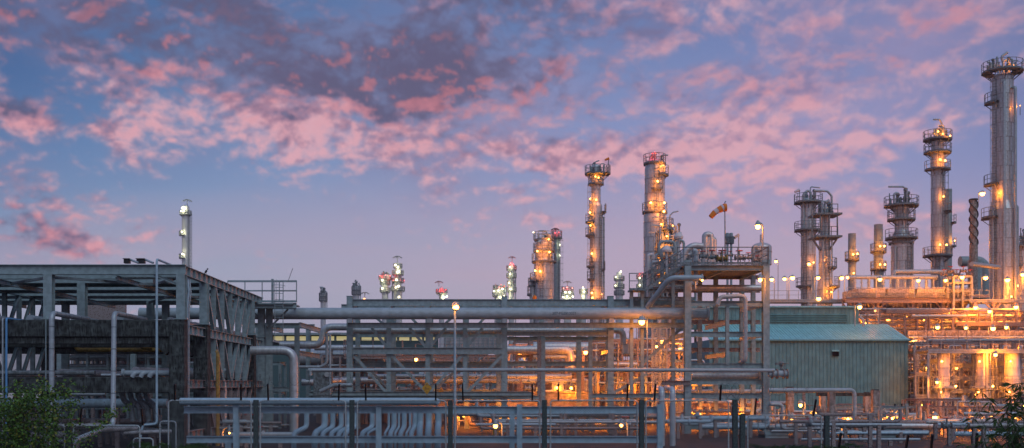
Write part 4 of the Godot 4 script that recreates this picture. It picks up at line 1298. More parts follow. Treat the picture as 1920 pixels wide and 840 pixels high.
# ---------------------------------------------------------------- valve platform on tall columns
func right_platform() -> void:
	var up := Vector3(0, 0, 1)
	var t := thing("valve_platform", "tall grey steel valve platform with railed top deck", "platform", G(1362, 64))
	for a in [[1289, 62.4, 488], [1435.5, 62.4, 487]]:
		member(t, "column", G(a[0], a[1]), P(a[0], a[2], a[1]), 0.38, 0.38, M.steel, up)
	for x in [1312, 1342, 1391, 1412]:
		member(t, "rear_column", G(x, 68.5), P(x, 515, 68.5), 0.26, 0.26, M.steel, up)
	member(t, "column", P(1363.5, 684, 62.4), P(1363.5, 573, 62.4), 0.2, 0.2, M.steel, up)
	members(t, "beam", [[1295, 502, 62.4, 1430, 502, 62.4], [1295, 569.5, 62.4, 1430, 569.5, 62.4], [1295, 627, 62.4, 1430, 627, 62.4], [1295, 686, 62.4, 1430, 686, 62.4], [1295, 716, 62.8, 1430, 716, 62.8], [1225, 742, 62.4, 1430, 742, 62.4], [1295, 800, 62.4, 1430, 800, 62.4]], 0.32, 0.2, M.steel)
	members(t, "rear_beam", [[1295, 520, 68.5, 1425, 520, 68.5], [1295, 545, 68.5, 1425, 545, 68.5], [1295, 604, 68.5, 1425, 604, 68.5], [1295, 656, 68.5, 1425, 656, 68.5], [1295, 760, 68.5, 1425, 760, 68.5], [1295, 785, 68.5, 1425, 785, 68.5], [1240, 718, 62.2, 1294, 718, 62.2]], 0.26, 0.18, M.steel_rust)
	for a in [[1289, 502], [1435, 502], [1435, 569], [1435, 627], [1289, 627], [1435, 686], [1363, 605], [1363, 665], [1289, 742], [1435, 742], [1363, 502]]:
		var q := P(a[0], a[1], 62.6)
		member(t, "cross_beam", q, Vector3(q.x, q.y, -68.4), 0.28, 0.16, M.steel)
	part(t, "deck", MB.new().beam(P(1362, 497, 62.2), P(1362, 497, 62.2) + Vector3(0, 0, -6.5), 4.9, 0.07), M.steel_dark)
	var y0 := P(1275, 495, 62.2)
	railing(t, PackedVector3Array([P(1270, 495, 62.2), P(1440, 495, 62.2)]), 0.98, M.steel_dark, 0.03, 0.9)
	railing(t, PackedVector3Array([P(1440, 495, 62.2), P(1440, 495, 62.2) + Vector3(0, 0, -6.3), P(1290, 495, 62.2) + Vector3(0, 0, -6.3)]), 0.98, M.steel_dark, 0.03, 1.1)
	# stair up to it
	var s := thing("steel_stair", "steel stair with pipe handrails climbing to the valve platform", "stair", G(1245, 64))
	var a := P(1206, 545, 63.5)
	var b := P(1282, 498, 63.5)
	for z in [0.0, -0.9]:
		var zz := Vector3(0, 0, z)
		part(s, "stringer", MB.new().beam(a + zz, b + zz, 0.06, 0.22), M.steel_dark)
		var r := MB.new()
		for h in [0.55, 1.0]:
			r.rod(a + zz + Vector3(0, h, 0), b + zz + Vector3(0, h, 0), 0.028, 5)
		for k in 5:
			var q := a.lerp(b, k / 4.0) + zz
			r.rod(q, q + Vector3(0, 1.0, 0), 0.028, 5)
		part(s, "handrail", r, M.steel_dark)
	for k in 11:
		var q := a.lerp(b, (k + 0.5) / 11.0)
		part(s, "tread", MB.new().beam(q, q + Vector3(0, 0, -0.9), 0.26, 0.04), M.steel_dark)
	part(s, "landing", MB.new().beam(P(1180, 545, 64), P(1207, 545, 64), 1.4, 0.1), M.steel_dark)
	railing(s, PackedVector3Array([P(1180, 544, 63.4), P(1207, 544, 63.4)]), 1.0, M.steel_dark, 0.028, 0.8)
	for x in [1184, 1204, 1262]:
		member(s, "leg", G(x, 64), P(x, 547 if x < 1210 else 512, 64), 0.2, 0.2, M.steel, up)
	members(s, "tie_beam", [[1180, 560, 64, 1284, 560, 64], [1240, 530, 66, 1284, 530, 66], [1215, 545, 66, 1284, 545, 66]], 0.22, 0.16, M.steel_dark)
	# piping on the deck
	for a2 in [[1322, 1333, 440, 0.2], [1327, 1339, 447, 0.17], [1308, 1319, 462, 0.16]]:
		pipe("gooseneck", "silver gooseneck pipe looping over the valve platform deck", [[a2[0], 498, 65.5], [a2[0], a2[2], 65.5], [a2[1], a2[2], 65.5], [a2[1], 498, 65.5]], a2[3], M.jacket, {"bend": 2.0, "group": "goosenecks on the valve platform"})
	pipe("clad_pipe", "silver pipe swooping down off the deck towards the stair", [[1318, 462, 65], [1300, 460, 65], [1284, 470, 65], [1278, 500, 65]], 0.2, M.jacket, {"bend": 3.0})
	pipe("clad_pipe", "upright pipe with elbow beside the climbing branch pipe", [[1300, 470, 63], [1305, 470, 63], [1305, 530, 63]], 0.14, M.galv, {"bend": 2.0, "flanges": [[1, 0.3], [1, 0.6]]})
	pipe("clad_pipe", "pale pipe hooking down through the platform frame", [[1345, 572, 61.9], [1350, 557, 61.9], [1397.5, 554, 61.9], [1397.5, 676, 61.9], [1388, 680, 62.5]], 0.13, M.paint_pipe, {"bend": 2.5})
	pipe("clad_pipe", "fat clad pipe lying under the platform's lower beam", [[1296, 705, 63.3], [1425, 705, 63.3]], 0.24, M.jacket, {"bands": 1.0, "sides": 18, "flanges": [[0, 0.98]]})
	pipe("clad_pipe", "banded pipe hung beneath the platform's top deck", [[1296, 540, 66], [1428, 540, 66]], 0.2, M.jacket, {"bands": 1.0})
	pipe("clad_pipe", "pale pipe passing behind the platform's foot towards the shed", [[1230, 734, 72], [1600, 733, 72]], 0.13, M.galv, {"legs": 6.0})
	for k in 2:
		var x: float = [1241, 1261][k]
		pipe("twin_riser", "silver riser turned back at its top in front of the valve platform", [[x, 868, 50], [x, 730, 50], [x - 12, 728, 52.5]], 0.145, M.jacket, {"bend": 2.2, "bands": 1.0, "group": "twin silver risers", "sides": 16})
	for k in 9:
		var g := RandomNumberGenerator.new()
		g.seed = 50 + k
		valve("dark handwheel valve on the valve platform deck", P(1284 + k * 17, 490 - g.randf_range(0, 14), 64.5 + g.randf_range(-1.5, 1.5)), g.randf_range(0.11, 0.2), M.steel_dark, "valves on the platform deck")
	valve("big yellow bonneted valve standing beside the windsock mast", P(1354, 484, 63), 0.2, M.yellow_pipe)
	# end valve cluster of the slim pipe
	var v := thing("control_valve", "rusty control valve and flange cluster closing the slim pale pipe", "valve", P(1462, 710, 61))
	part(v, "body", MB.new().rod(P(1441, 701, 61.2), P(1476, 701, 61.2), 0.2, 14), M.paint_pipe)
	for x in [1447, 1456, 1468, 1475]:
		part(v, "flange", MB.new().rod(P(x, 701, 61.2), P(x + 2, 701, 61.2), 0.29, 14), M.steel_rust)
	part(v, "actuator", MB.new().rod(P(1465, 699, 61.2), P(1465, 683, 61.2), 0.07, 8).ball(P(1465, 682, 61.2), 0.16, 10).rod(P(1457, 684, 61.2), P(1457, 680, 61.2), 0.12, 8), M.steel_dark)
	part(v, "handwheel", MB.new().tube(arc(P(1472, 681, 61.2), 0.2, 0, TAU, 12), 0.025, 5, false).rod(P(1472, 681, 61.2), P(1472, 697, 61.2), 0.03, 5), M.steel_dark)
	vessel("deck_tank", "domed silver tank standing at the corner of the valve platform deck", P(1428, 497, 67), 0.62, 1.1, M.jacket)
	pipe("gooseneck", "grey gooseneck beside the domed deck tank", [[1412, 497, 66], [1412, 466, 66], [1418, 460, 66], [1422, 468, 66]], 0.13, M.galv, {"bend": 2.0})
	# windsock
	var w := thing("windsock", "drooping orange and white windsock on a thin mast over the valve platform", "windsock", P(1360, 497, 63))
	part(w, "mast", MB.new().rod(P(1360, 497, 63), P(1359, 380, 63), 0.05, 6, 0.025), M.steel_dark)
	part(w, "finial", MB.new().rod(P(1359, 380, 63), P(1360.5, 377, 63), 0.03, 5), M.steel_dark)
	var ax := [P(1362, 389, 63), P(1356.5, 389.5, 63), P(1353, 391, 63), P(1346, 394.5, 63), P(1340, 398.5, 63), P(1332.5, 407, 63)]
	var rr := [0.235, 0.235, 0.21, 0.18, 0.17, 0.15]
	for k in 5:
		var e: Vector3 = (ax[k + 1] - ax[k]).normalized() * 0.0
		part(w, "sock_band", MB.new().tube(PackedVector3Array([ax[k] + e, ax[k + 1]]), rr[k], 14, k == 4, rr[k + 1]), M.sock_orange if k % 2 == 0 else M.sock_white)
	for a3 in [[1421, 425, 14.0, "tall floodlight bending over the valve platform's corner", 0.14]]:
		lamp_post(a3[3], a3[0], a3[1], 63, 496, a3[2], a3[4])
	lamp_post("bright floodlight on the valve platform's outer column", 1425.5, 525, 61.2, 560, 9, 0.12)
	lamp_post("small bulb at the end of the climbing branch pipe", 1316.5, 525.5, 61.4, 540, 4, 0.07)
	var ul := thing("floodlight_post", "unlit floodlight on a thin pole behind the windsock mast", "lamp post", P(1385, 497, 66))
	part(ul, "pole", MB.new().rod(P(1385, 497, 66), P(1385, 441, 66), 0.035, 5), M.galv)
	part(ul, "hood", MB.new().beam(P(1385, 440, 66), P(1377, 446, 66), 0.28, 0.16), M.steel_pale)
# ---------------------------------------------------------------- green shed
func green_shed() -> void:
	var d := 95.0
	var t := thing("green_shed", "green ribbed metal shed with louvred roof monitor", "building", G(1540, d))
	var xl := G(1330, d).x
	var xr := G(1703, d).x
	var eave := EYE + (HY - 637.0) * d / F
	var deep := 14.0
	# wall sheets, each with its ribs
	var sheet := (xr - xl) / 18.0
	for k in 18:
		var m := MB.new()
		var x0 := xl + sheet * k
		var ribs := 3
		var w := sheet / ribs
		for r in ribs:
			var a := x0 + w * r
			var z := -d
			var ys := [0.0, eave]
			# flat pan, narrow groove
			m.quad(Vector3(a, 0, z), Vector3(a + w - 0.07, 0, z), Vector3(a + w - 0.07, eave, z), Vector3(a, eave, z))
			m.quad(Vector3(a + w - 0.07, 0, z), Vector3(a + w - 0.055, 0, z - 0.035), Vector3(a + w - 0.055, eave, z - 0.035), Vector3(a + w - 0.07, eave, z))
			m.quad(Vector3(a + w - 0.055, 0, z - 0.035), Vector3(a + w - 0.015, 0, z - 0.035), Vector3(a + w - 0.015, eave, z - 0.035), Vector3(a + w - 0.055, eave, z - 0.035))
			m.quad(Vector3(a + w - 0.015, 0, z - 0.035), Vector3(a + w, 0, z), Vector3(a + w, eave, z), Vector3(a + w - 0.015, eave, z - 0.035))
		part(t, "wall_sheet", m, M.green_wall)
	for y in [eave - 1.55, eave - 4.4]:
		var sc := MB.new()
		var x := xl + 0.3
		while x < xr:
			sc.rod(Vector3(x, y, -d), Vector3(x, y, -d + 0.02), 0.035, 5)
			x += sheet / 3.0
		part(t, "fixing", sc, M.steel_dark).set_meta("kind", "stuff")
	var core := MB.new()
	core.quad(Vector3(xr, 0, -d - 0.02), Vector3(xr, 0, -d - deep), Vector3(xr, eave, -d - deep), Vector3(xr, eave, -d - 0.02))
	core.quad(Vector3(xl, 0, -d - deep), Vector3(xl, 0, -d - 0.02), Vector3(xl, eave, -d - 0.02), Vector3(xl, eave, -d - deep))
	core.quad(Vector3(xr, 0, -d - deep), Vector3(xl, 0, -d - deep), Vector3(xl, eave, -d - deep), Vector3(xr, eave, -d - deep))
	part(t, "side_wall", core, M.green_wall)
	# hipped roof of ribbed sheets
	var rise := EYE + (HY - 608.0) * (d + 4.6) / F
	var ridge_z := -d - 4.6
	var hip := P(1664, 608, d + 4.6).x
	var n := 34
	for k in n:
		var m := MB.new()
		var u0 := float(k) / n
		var u1 := float(k + 1) / n
		var b0 := Vector3(lerpf(xl, xr + 0.1, u0), eave, -d + 0.18)
		var b1 := Vector3(lerpf(xl, xr + 0.1, u1), eave, -d + 0.18)
		var t0 := Vector3(lerpf(xl, hip, u0), rise, ridge_z)
		var t1 := Vector3(lerpf(xl, hip, u1), rise, ridge_z)
		m.quad(b0, b1, t1, t0)
		m.beam(b0 + Vector3(0, 0.02, 0), t0 + Vector3(0, 0.02, 0), 0.06, 0.07)
		m.beam(b0.lerp(b1, 0.5) + Vector3(0, 0.01, 0), t0.lerp(t1, 0.5) + Vector3(0, 0.01, 0), 0.05, 0.05)
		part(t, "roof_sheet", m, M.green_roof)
	var hp := MB.new()
	hp.quad(Vector3(xr + 0.1, eave, -d + 0.18), Vector3(xr + 0.1, eave, -d - deep), Vector3(hip, rise, -d - deep), Vector3(hip, rise, ridge_z))
	hp.quad(Vector3(xl, rise, ridge_z), Vector3(hip, rise, ridge_z), Vector3(hip, rise, -d - deep), Vector3(xl, rise, -d - deep))
	part(t, "roof_end", hp, M.green_roof)
	part(t, "gutter", MB.new().block(Vector3(xl, eave - 0.06, -d + 0.22), Vector3(xr + 0.15, eave - 0.06, -d + 0.22), 0.14, 0.16, 0.03), M.green_wall)
	# roof monitor with louvres
	var md := d + 4.8
	var ml := P(1290, 0, md).x
	var mr := P(1610, 0, md).x
	var mt := EYE + (HY - 577.0) * md / F
	var mon := MB.new()
	mon.quad(Vector3(ml, rise - 0.5, -md), Vector3(mr, rise - 0.5, -md), Vector3(mr, mt, -md), Vector3(ml, mt, -md))
	mon.quad(Vector3(mr, rise - 0.5, -md), Vector3(mr, rise - 0.5, -md - 5), Vector3(mr, mt, -md - 5), Vector3(mr, mt, -md))
	mon.quad(Vector3(ml, rise - 0.5, -md - 5), Vector3(ml, rise - 0.5, -md), Vector3(ml, mt, -md), Vector3(ml, mt, -md - 5))
	var mo := part(t, "roof_monitor", mon, M.green_wall)
	for k in 44:
		var x := lerpf(ml + 0.1, mr - 0.1, k / 43.0)
		part(mo, "rib", MB.new().beam(Vector3(x, rise - 0.4, -md + 0.02), Vector3(x, mt, -md + 0.02), 0.07, 0.06, Vector3(0, 0, 1)), M.green_wall)
	for k in 5:
		var y := EYE + (HY - 590.0 - k * 3.2) * md / F
		part(mo, "louvre", MB.new().beam(Vector3(P(1440, 0, md).x, y, -md + 0.1), Vector3(P(1588, 0, md).x, y, -md + 0.1), 0.16, 0.05, Vector3(0, 1, 0.8)), M.green_wall)
	for k in 30:
		var x0 := lerpf(ml - 0.2, mr + 0.2, k / 30.0)
		var x1 := lerpf(ml - 0.2, mr + 0.2, (k + 1) / 30.0)
		var m := MB.new()
		m.beam(Vector3((x0 + x1) / 2, mt + 0.06, -md + 0.3), Vector3((x0 + x1) / 2, mt + 0.35, -md - 5.2), x1 - x0 - 0.02, 0.08)
		m.beam(Vector3(x0, mt + 0.12, -md + 0.3), Vector3(x0, mt + 0.41, -md - 5.2), 0.1, 0.08)
		part(mo, "roof_sheet", m, M.green_roof)
	# small hooded vent on the wall
	var v := thing("wall_vent", "small dark hooded vent high on the green shed wall", "vent", P(1567, 668, d))
	var hood := MB.new()
	hood.beam(P(1567, 657.5, d - 0.3), P(1567, 657.5, d), 0.62, 0.14)
	part(v, "hood", hood, M.green_roof)
	for k in 4:
		part(v, "slat", MB.new().beam(P(1561, 660.5 + k * 2, d - 0.14), P(1573, 660.5 + k * 2, d - 0.14), 0.12, 0.05, Vector3(0, 1, 0.6)), M.black)
	pipe("vent_pipe", "pale hooked pipe rising beside the shed's roof monitor", [[1619, 612, 97], [1619, 600, 97], [1612, 593, 97]], 0.12, M.galv, {"bend": 4.0})
	lamp_post("floodlight at the end of the shed's roof monitor", 1612, 576, 94, 612, 18, 0.2)
	lamp_post("unlit looking lamp on a pole behind the shed's hip", 1641, 583, 99, 612, 5, 0.13, "lamp_dim")

# ---------------------------------------------------------------- concrete posts and small frames in front of the shed
func shed_front() -> void:
	var up := Vector3(0, 0, 1)
	for a in [[1559, 60, 733, 0.36, "broad concrete post under the bent pipe in front of the shed"], [1641.5, 60, 732, 0.4, "broad concrete post beside the bent pipe in front of the shed"], [1542, 66, 740, 0.34, "concrete post behind the bent pipe's support"], [1625, 66, 737, 0.34, "concrete post just behind the broad post"], [1481, 64, 727, 0.4, "stained concrete post behind the razor wire"]]:
		var t := thing("concrete_post", a[4], "post", G(a[0], a[1]))
		part(t, "shaft", MB.new().block(G(a[0], a[1]), P(a[0], a[2], a[1]), a[3], a[3], 0.03, up), M.concrete_pale)
		part(t, "cap", MB.new().block(P(a[0], a[2], a[1]), P(a[0], a[2] - 2.0, a[1]), a[3] * 0.8, a[3] * 0.8, 0.02, up), M.concrete)
	solo("concrete_lintel", "dark stained concrete lintel across the posts before the shed", "beam", MB.new().block(P(1532, 739.5, 63.6), P(1648, 739.5, 63.6), 0.3, 0.2, 0.02), M.concrete)
	pipe("clad_pipe", "pale pipe running over a concrete post and bending down", [[1441, 731.5, 59.4], [1602, 731.5, 59.4], [1602, 868, 59.4]], 0.115, M.paint_pipe, {"bend": 2.5, "bands": 2.5})
	pipe("clad_pipe", "pale pipe bending down beside the stained concrete post", [[1444, 758, 62], [1467, 758, 62], [1467, 838, 62]], 0.12, M.galv, {"bend": 2.5})
	pipe("clad_pipe", "pale long pipe passing behind the concrete posts", [[1565, 782, 64], [1732, 782, 64]], 0.13, M.paint_pipe, {"bands": 1.5, "legs": 4.0})
	for k in 3:
		pipe("clad_pipe", "low pipe among the posts before the shed", [[1500 + k * 20, [815, 828, 800][k], 63 + k], [1728, [812, 828, 803][k], 63 + k]], 0.1, M.galv, {"legs": 4.0, "group": "low pipes before the shed"})
	var f := thing("a_frame_rack", "small grey steel rack with A shaped brace beside the round post", "steel frame", G(1690, 62))
	members(f, "beam", [[1650, 763, 61, 1722, 763, 61], [1560, 764, 66, 1650, 764, 66], [1645, 808, 61, 1722, 808, 61]], 0.14, 0.12, M.steel)
	member(f, "column", G(1700, 61), P(1700, 757, 61), 0.16, 0.16, M.steel, up)
	part(f, "round_post", MB.new().rod(G(1723, 60.6), P(1723, 757, 60.6), 0.15, 14), M.concrete_pale)
	bars(f, "brace", [[1652, 800, 61, 1680, 768, 61], [1682, 768, 61, 1718, 800, 61], [1652, 772, 62, 1662, 766, 62]], 0.1, M.steel)
	for k in 3:
		part(f, "insulator", MB.new().rod(P(1678 + k * 13, 762, 61), P(1678 + k * 13, 757, 61), 0.05, 6), M.black)
	var s := thing("white_sphere_tank", "round white tank end glowing beside the round post", "tank", G(1744, 74))
	part(s, "ball", MB.new().ball(P(1744, 803, 74), 0.42, 18), M.white_paint)
	part(s, "neck", MB.new().tube(bend([P(1732, 812, 74), P(1732, 790, 74), P(1742, 787, 74), P(1742, 796, 74)], 0.3), 0.15, 10), M.jacket)
	part(s, "skirt", MB.new().lathe(G(1744, 74), PackedVector2Array([Vector2(0.25, 0), Vector2(0.25, 0.2)]), 14), M.steel)
	pipe("clad_pipe", "pale pipe hooking down from the round post towards the sphere", [[1728, 815, 59], [1756, 818, 59], [1758, 868, 59]], 0.1, M.paint_pipe, {"bend": 2.5})
	for a in [["lamp leaning over the stained concrete post before the shed", 1501, 760, 66, 14], ["bright low floodlight beside the bent pipe before the shed", 1569, 797, 68, 8], ["floodlight fixed against the broad concrete post", 1651, 788, 63, 8], ["amber lamp low behind the sphere tank", 1714, 790, 74, 5]]:
		lamp_post(a[0], a[1], a[2], a[3], 838, a[4], 0.13)
	for a in [[1470, 772, 76], [1530, 776, 76], [1600, 778, 74], [1690, 776, 76], [1485, 785, 62], [1590, 786, 61], [1672, 785, 62]]:  # added lamps, for an amber wash over pipes and ground
		lamp_post("added lamp warming the pipes before the shed", a[0], a[1], a[2], 800, 13, 0.09, "lamp_orange", "added lamps before the shed")

# ---------------------------------------------------------------- amber plant
func amber_plant() -> void:
	var up := Vector3(0, 0, 1)
	# air cooler bank
	var d := 118.0
	var t := thing("air_cooler_bank", "long bank of air coolers on a railed amber deck above fan hoods", "cooler", G(1700, d + 4))
	var y0 := EYE + (HY - 562.0) * d / F
	part(t, "deck", MB.new().beam(P(1585, 561, d + 3), P(1822, 561, d + 3), 8.0, 0.3), M.steel_rust)
	part(t, "edge_beam", MB.new().ibeam(P(1585, 563.5, d - 1.0), P(1822, 563.5, d - 1.0), 0.5, 0.2), M.steel_rust)
	railing(t, PackedVector3Array([P(1588, 559, d - 0.8), P(1820, 559, d - 0.8)]), 1.15, M.steel_pale, 0.035, 1.2)
	for k in 4:
		var a := P(1594 + k * 54, 551, d + 1.5)
		var b := P(1594 + k * 54 + 50, 551, d + 1.5)
		var bx := part(t, "tube_bundle", MB.new().block(a, b, 5.0, 0.75, 0.05), M.jacket_dull)
		for r in 3:
			part(bx, "fin_slot", MB.new().beam(P(1596 + k * 54, 553.5 + r * 3.2 - 3.2, d - 1.02 + 0.0), P(1594 + k * 54 + 48, 553.5 + r * 3.2 - 3.2, d - 1.02), 0.05, 0.1), M.steel_dark)
		# fan hood: a broad cone under the deck
		var c := P(1621 + k * 54, 563, d + 2.4)
		part(t, "fan_hood", MB.new().lathe(c, PackedVector2Array([Vector2(1.25, -2.4), Vector2(1.25, -1.5), Vector2(1.7, -0.15)]), 20), M.jacket_dull)
		part(t, "fan_ring", MB.new().lathe(c, PackedVector2Array([Vector2(1.28, -2.5), Vector2(1.34, -2.5), Vector2(1.34, -2.3), Vector2(1.28, -2.3)]), 20), M.steel_rust)
	for x in [1592, 1645, 1712, 1768, 1802]:
		for z in [0.0, 6.0]:
			var q := P(x, 563, d - 0.5 + z)
			member(t, "column", G(x, d - 0.5 + z), q, 0.34, 0.34, M.steel_rust, up)
			bars(t, "knee_brace", [[x, 585, d - 0.5 + z, x + 14, 566, d - 0.5 + z], [x, 585, d - 0.5 + z, x - 14, 566, d - 0.5 + z]], 0.16, M.steel_rust)
	pipe("header_pipe", "long amber header pipe above the air cooler deck", [[1592, 520, d + 1], [1757, 520, d + 1]], 0.22, M.galv, {"flanges": [[0, 0.99]]})
	pipe("header_pipe", "higher header pipe looping over the cooler deck", [[1676, 520, d + 2], [1676, 509.5, d + 2], [1790, 509.5, d + 2]], 0.26, M.galv, {"bend": 2.0})
	for k in 12:
		var x := 1602.0 + k * 13.5
		pipe("nozzle_pipe", "flanged nozzle standing on the air cooler deck", [[x, 548, d + 1], [x, 522, d + 1]], 0.15 if k % 2 == 0 else 0.09, M.galv, {"group": "cooler nozzles", "flanges": [[0, 0.3], [0, 0.7]]})
	var w := walkway("long railed amber gangway leading from the coolers past the tallest tower", 1818, 1930, 563, d - 3, 2.2, M.steel_pale, "", false)
	for x in [1828, 1862, 1905]:
		member(w, "leg", G(x, d - 3.4), P(x, 566, d - 3.4), 0.34, 0.34, M.steel_rust, up)
	walkway("railed amber gangway running behind the shed's roof monitor", 1440, 1592, 563, d + 4, 2.0, M.steel_pale)
	# open frame tower over the deck's end
	frame_unit("stair_tower", "slim open steel frame rising at the end of the cooler deck", 1788, 1822, d - 1.5, 2.4, [518, 530, 545, 562], 2, M.steel_pale, 0.2)
	for k in 5:
		valve("relief valve on top of the slim open frame", P(1770 + k * 12, 514 - (k % 2) * 6, d - 1), 0.22, M.steel_rust, "relief valves over the cooler deck")
	pipe("clad_pipe", "sloping pipe from the slim open frame to the tallest tower", [[1822, 495, d], [1872, 501, d + 4]], 0.26, M.galv)
	pipe("duct", "fat grey duct with shouldered elbow behind the cooler deck", [[1800, 490, 146], [1836, 490, 146], [1846, 498, 146], [1846, 562, 146]], 0.7, M.steel, {"bend": 1.2, "sides": 20})
	pipe("duct", "upright grey flue beneath the spiral stack", [[1828, 562, 143], [1828, 488, 143]], 0.9, M.steel, {"sides": 20, "bands": 2.0})
	# concrete frame below
	var c := thing("concrete_trestle", "tall amber concrete frame of posts and ledger beams under the coolers", "concrete frame", G(1780, 106))
	for x in [1724, 1806, 1880, 1960]:
		for z in [106.0, 112.0]:
			part(c, "column", MB.new().block(G(x, z), P(x, 622, z), 0.62, 0.6, 0.04, up), M.concrete_pale)
	for a in [[626, 0.65], [700, 0.5], [723, 0.35]]:
		for z in [106.0, 112.0]:
			part(c, "beam", MB.new().block(P(1700, a[0], z), P(2000, a[0], z), 0.5, a[1], 0.03), M.concrete_pale)
	for y in [650, 675, 712, 745]:
		pipe("rack_pipe", {650: "uppermost", 675: "second uppermost", 712: "second lowest", 745: "lowest"}[y] + " stout pipe threaded through the amber concrete frame", [[1704, y, 109], [1960, y, 109]], 0.24, M.jacket, {"group": "pipes through the concrete frame", "bands": 2.0})
	for y in [632, 640, 688, 735]:
		pipe("rack_pipe", {632: "uppermost", 640: "second uppermost", 688: "second lowest", 735: "lowest"}[y] + " thin pipe along the concrete frame's face", [[1704, y, 105.4], [1960, y, 105.4]], 0.1, M.galv, {"group": "thin pipes on the concrete frame", "bands": 3.0})
	# three vessels with gantry platforms
	for a in [[1770, 92, 10.5, "first pale amber lit vessel, the one nearer the shed"], [1840, 92, 9.5, "middle pale amber lit vessel beneath the gantry"], [1898, 92, 13.5, "broadest pale amber lit vessel behind the bamboo"]]:
		var k: float = a[1] / F
		var v := thing("amber_vessel", a[3], "vessel", G(a[0], a[1]))
		var b := G(a[0], a[1])
		var top: float = EYE + (HY - 664.0) * k
		var r: float = a[2] * k
		part(v, "shell", MB.new().lathe(b, PackedVector2Array([Vector2(r, 0), Vector2(r, top)]), 28), M.white_paint)
		part(v, "top_head", MB.new().lathe(b, PackedVector2Array([Vector2(r, top), Vector2(r * 0.8, top + 0.22), Vector2(0.2, top + 0.36)]), 28), M.white_paint)
		var bm := MB.new()
		for y in [690, 712, 734, 756]:
			var h: float = EYE + (HY - y) * k
			bm.lathe(b, PackedVector2Array([Vector2(r, h - 0.03), Vector2(r + 0.02, h - 0.03), Vector2(r + 0.02, h + 0.03), Vector2(r, h + 0.03)]), 28)
		part(v, "jacket_band", bm, M.jacket)
		part(v, "manhole", MB.new().rod(b + Vector3(r * 0.1, EYE + (HY - 752) * k, r * 0.9), b + Vector3(r * 0.1, EYE + (HY - 752) * k, r + 0.16), 0.2, 12), M.steel_rust)
		for p in [[726, 1.0], [770, 1.2]]:
			ring_platform(v, b + Vector3(0, EYE + (HY - p[0]) * k, 0), r, r + p[1] * 0.55, PI * 0.9, PI * 2.1, M.steel_pale, 0.022, 0.95)
		part(v, "ladder", ladder_mesh(b + Vector3(r + 0.25, 0.2, 0.25), top - 0.2, Vector3(0.2, 0, 1).normalized(), true, 0.022), M.steel_pale)
		for l in [[-0.6, 678, 7.0], [0.7, 724, 6.0], [-0.7, 735, 5.0], [0.5, 762, 5.0]]:
			var at := b + Vector3(l[0] * (r + 0.45), EYE + (HY - l[1]) * k, r + 0.35)
			part(v, "lamp_bracket", MB.new().rod(at + Vector3(0, 0.1, 0), at + Vector3(0, 0.1, -0.4), 0.02, 5), M.steel_dark)
			bulb(v, at, 0.08, "lamp_orange", l[2] * 0.26)
	frame_unit("pipe_storey", "low braced pipe frame standing before the amber vessels", 1738, 1905, 70, 2.4, [795, 778, 765], 9, M.steel_rust, 0.14)
	frame_unit("pipe_storey", "second low pipe frame close before the amber vessels", 1722, 1925, 80, 2.4, [780, 764, 750], 11, M.steel_rust, 0.14)
	for k in 16:
		var g := RandomNumberGenerator.new()
		g.seed = 400 + k
		standpipe("slim standpipe in the low frames before the amber vessels", G(1735 + k * 12, g.randf_range(68, 84)), g.randf_range(0.8, 1.8), 0.05, M.galv, g, "standpipes before the amber vessels")
	walkway("long railed gantry joining the tops of the three amber vessels", 1740, 1960, 657, 91, 2.6, M.steel_pale, "", true)
	bars(w, "knee_brace", [[1862, 585, d - 3.4, 1848, 568, d - 3.4], [1862, 585, d - 3.4, 1876, 568, d - 3.4]], 0.16, M.steel_rust)
	var bf := thing("braced_frame", "amber diagonal braced steel frame behind the three vessels", "steel frame", G(1820, 95))
	for x in [1742, 1802, 1862, 1925]:
		member(bf, "column", G(x, 95), P(x, 660, 95), 0.22, 0.22, M.steel_pale, up)
	for y in [672, 698, 722, 746, 770]:
		members(bf, "beam", [[1735, y, 95.2, 1960, y, 95.2]], 0.2, 0.16, M.steel_rust)
	for k in 4:
		for x in [1742, 1802, 1862]:
			var y := 672.0 + k * 25
			var s: int = (k + int(x / 60)) % 2
			bars(bf, "brace", [[x, y if s == 0 else y + 24, 95, x + 60, y + 24 if s == 0 else y, 95]], 0.12, M.steel_pale)
	for a in [[1750, 95.5, 700, 790], [1818, 95.5, 668, 790], [1868, 94, 668, 790], [1885, 94, 690, 790], [1856, 93.4, 668, 790]]:
		var q := G(a[0], a[1])
		solo("caged_ladder", "caged steel ladder climbing between the amber vessels", "ladder", ladder_mesh(q, EYE + (HY - a[2]) * a[1] / F, Vector3(0, 0, 1), true, 0.024), M.steel_pale, "caged ladders among the amber vessels")
	for k in 26:
		var x := 1714.0 + k * 8.3
		var g2 := RandomNumberGenerator.new()
		g2.seed = 600 + k
		var dd := g2.randf_range(92.8, 97.0)
		var top2: float = EYE + (HY - [648, 664, 690, 706][k % 4]) * dd / F
		if k % 3 == 0:
			solo("steel_stanchion", "slim upright steel stanchion among the amber vessels", "post", MB.new().ibeam(G(x, dd), G(x, dd) + Vector3(0, top2, 0), 0.16, 0.14, up), M.steel_pale, "stanchions among the amber vessels")
		else:
			standpipe("slim bent riser among the amber vessels", G(x, dd), top2, g2.randf_range(0.03, 0.07), [M.galv, M.jacket][k % 2], g2, "slim risers among the amber vessels")
	for a in [[1716, 1748, 700], [1716, 1760, 742], [1785, 1828, 684], [1788, 1826, 708], [1784, 1830, 732], [1786, 1828, 757], [1716, 1752, 768], [1735, 1760, 676], [1852, 1884, 680], [1850, 1882, 754]]:
		walkway("narrow railed grating between the amber vessels", a[0], a[1], a[2], 93.5, 1.0, M.steel_pale, "narrow gratings among the amber vessels", false)
	for y in [692, 716, 742, 768]:
		walkway("short railed landing between the amber vessels", 1852, 1890, y, 94.2, 1.5, M.steel_pale, "short landings among the amber vessels", false)
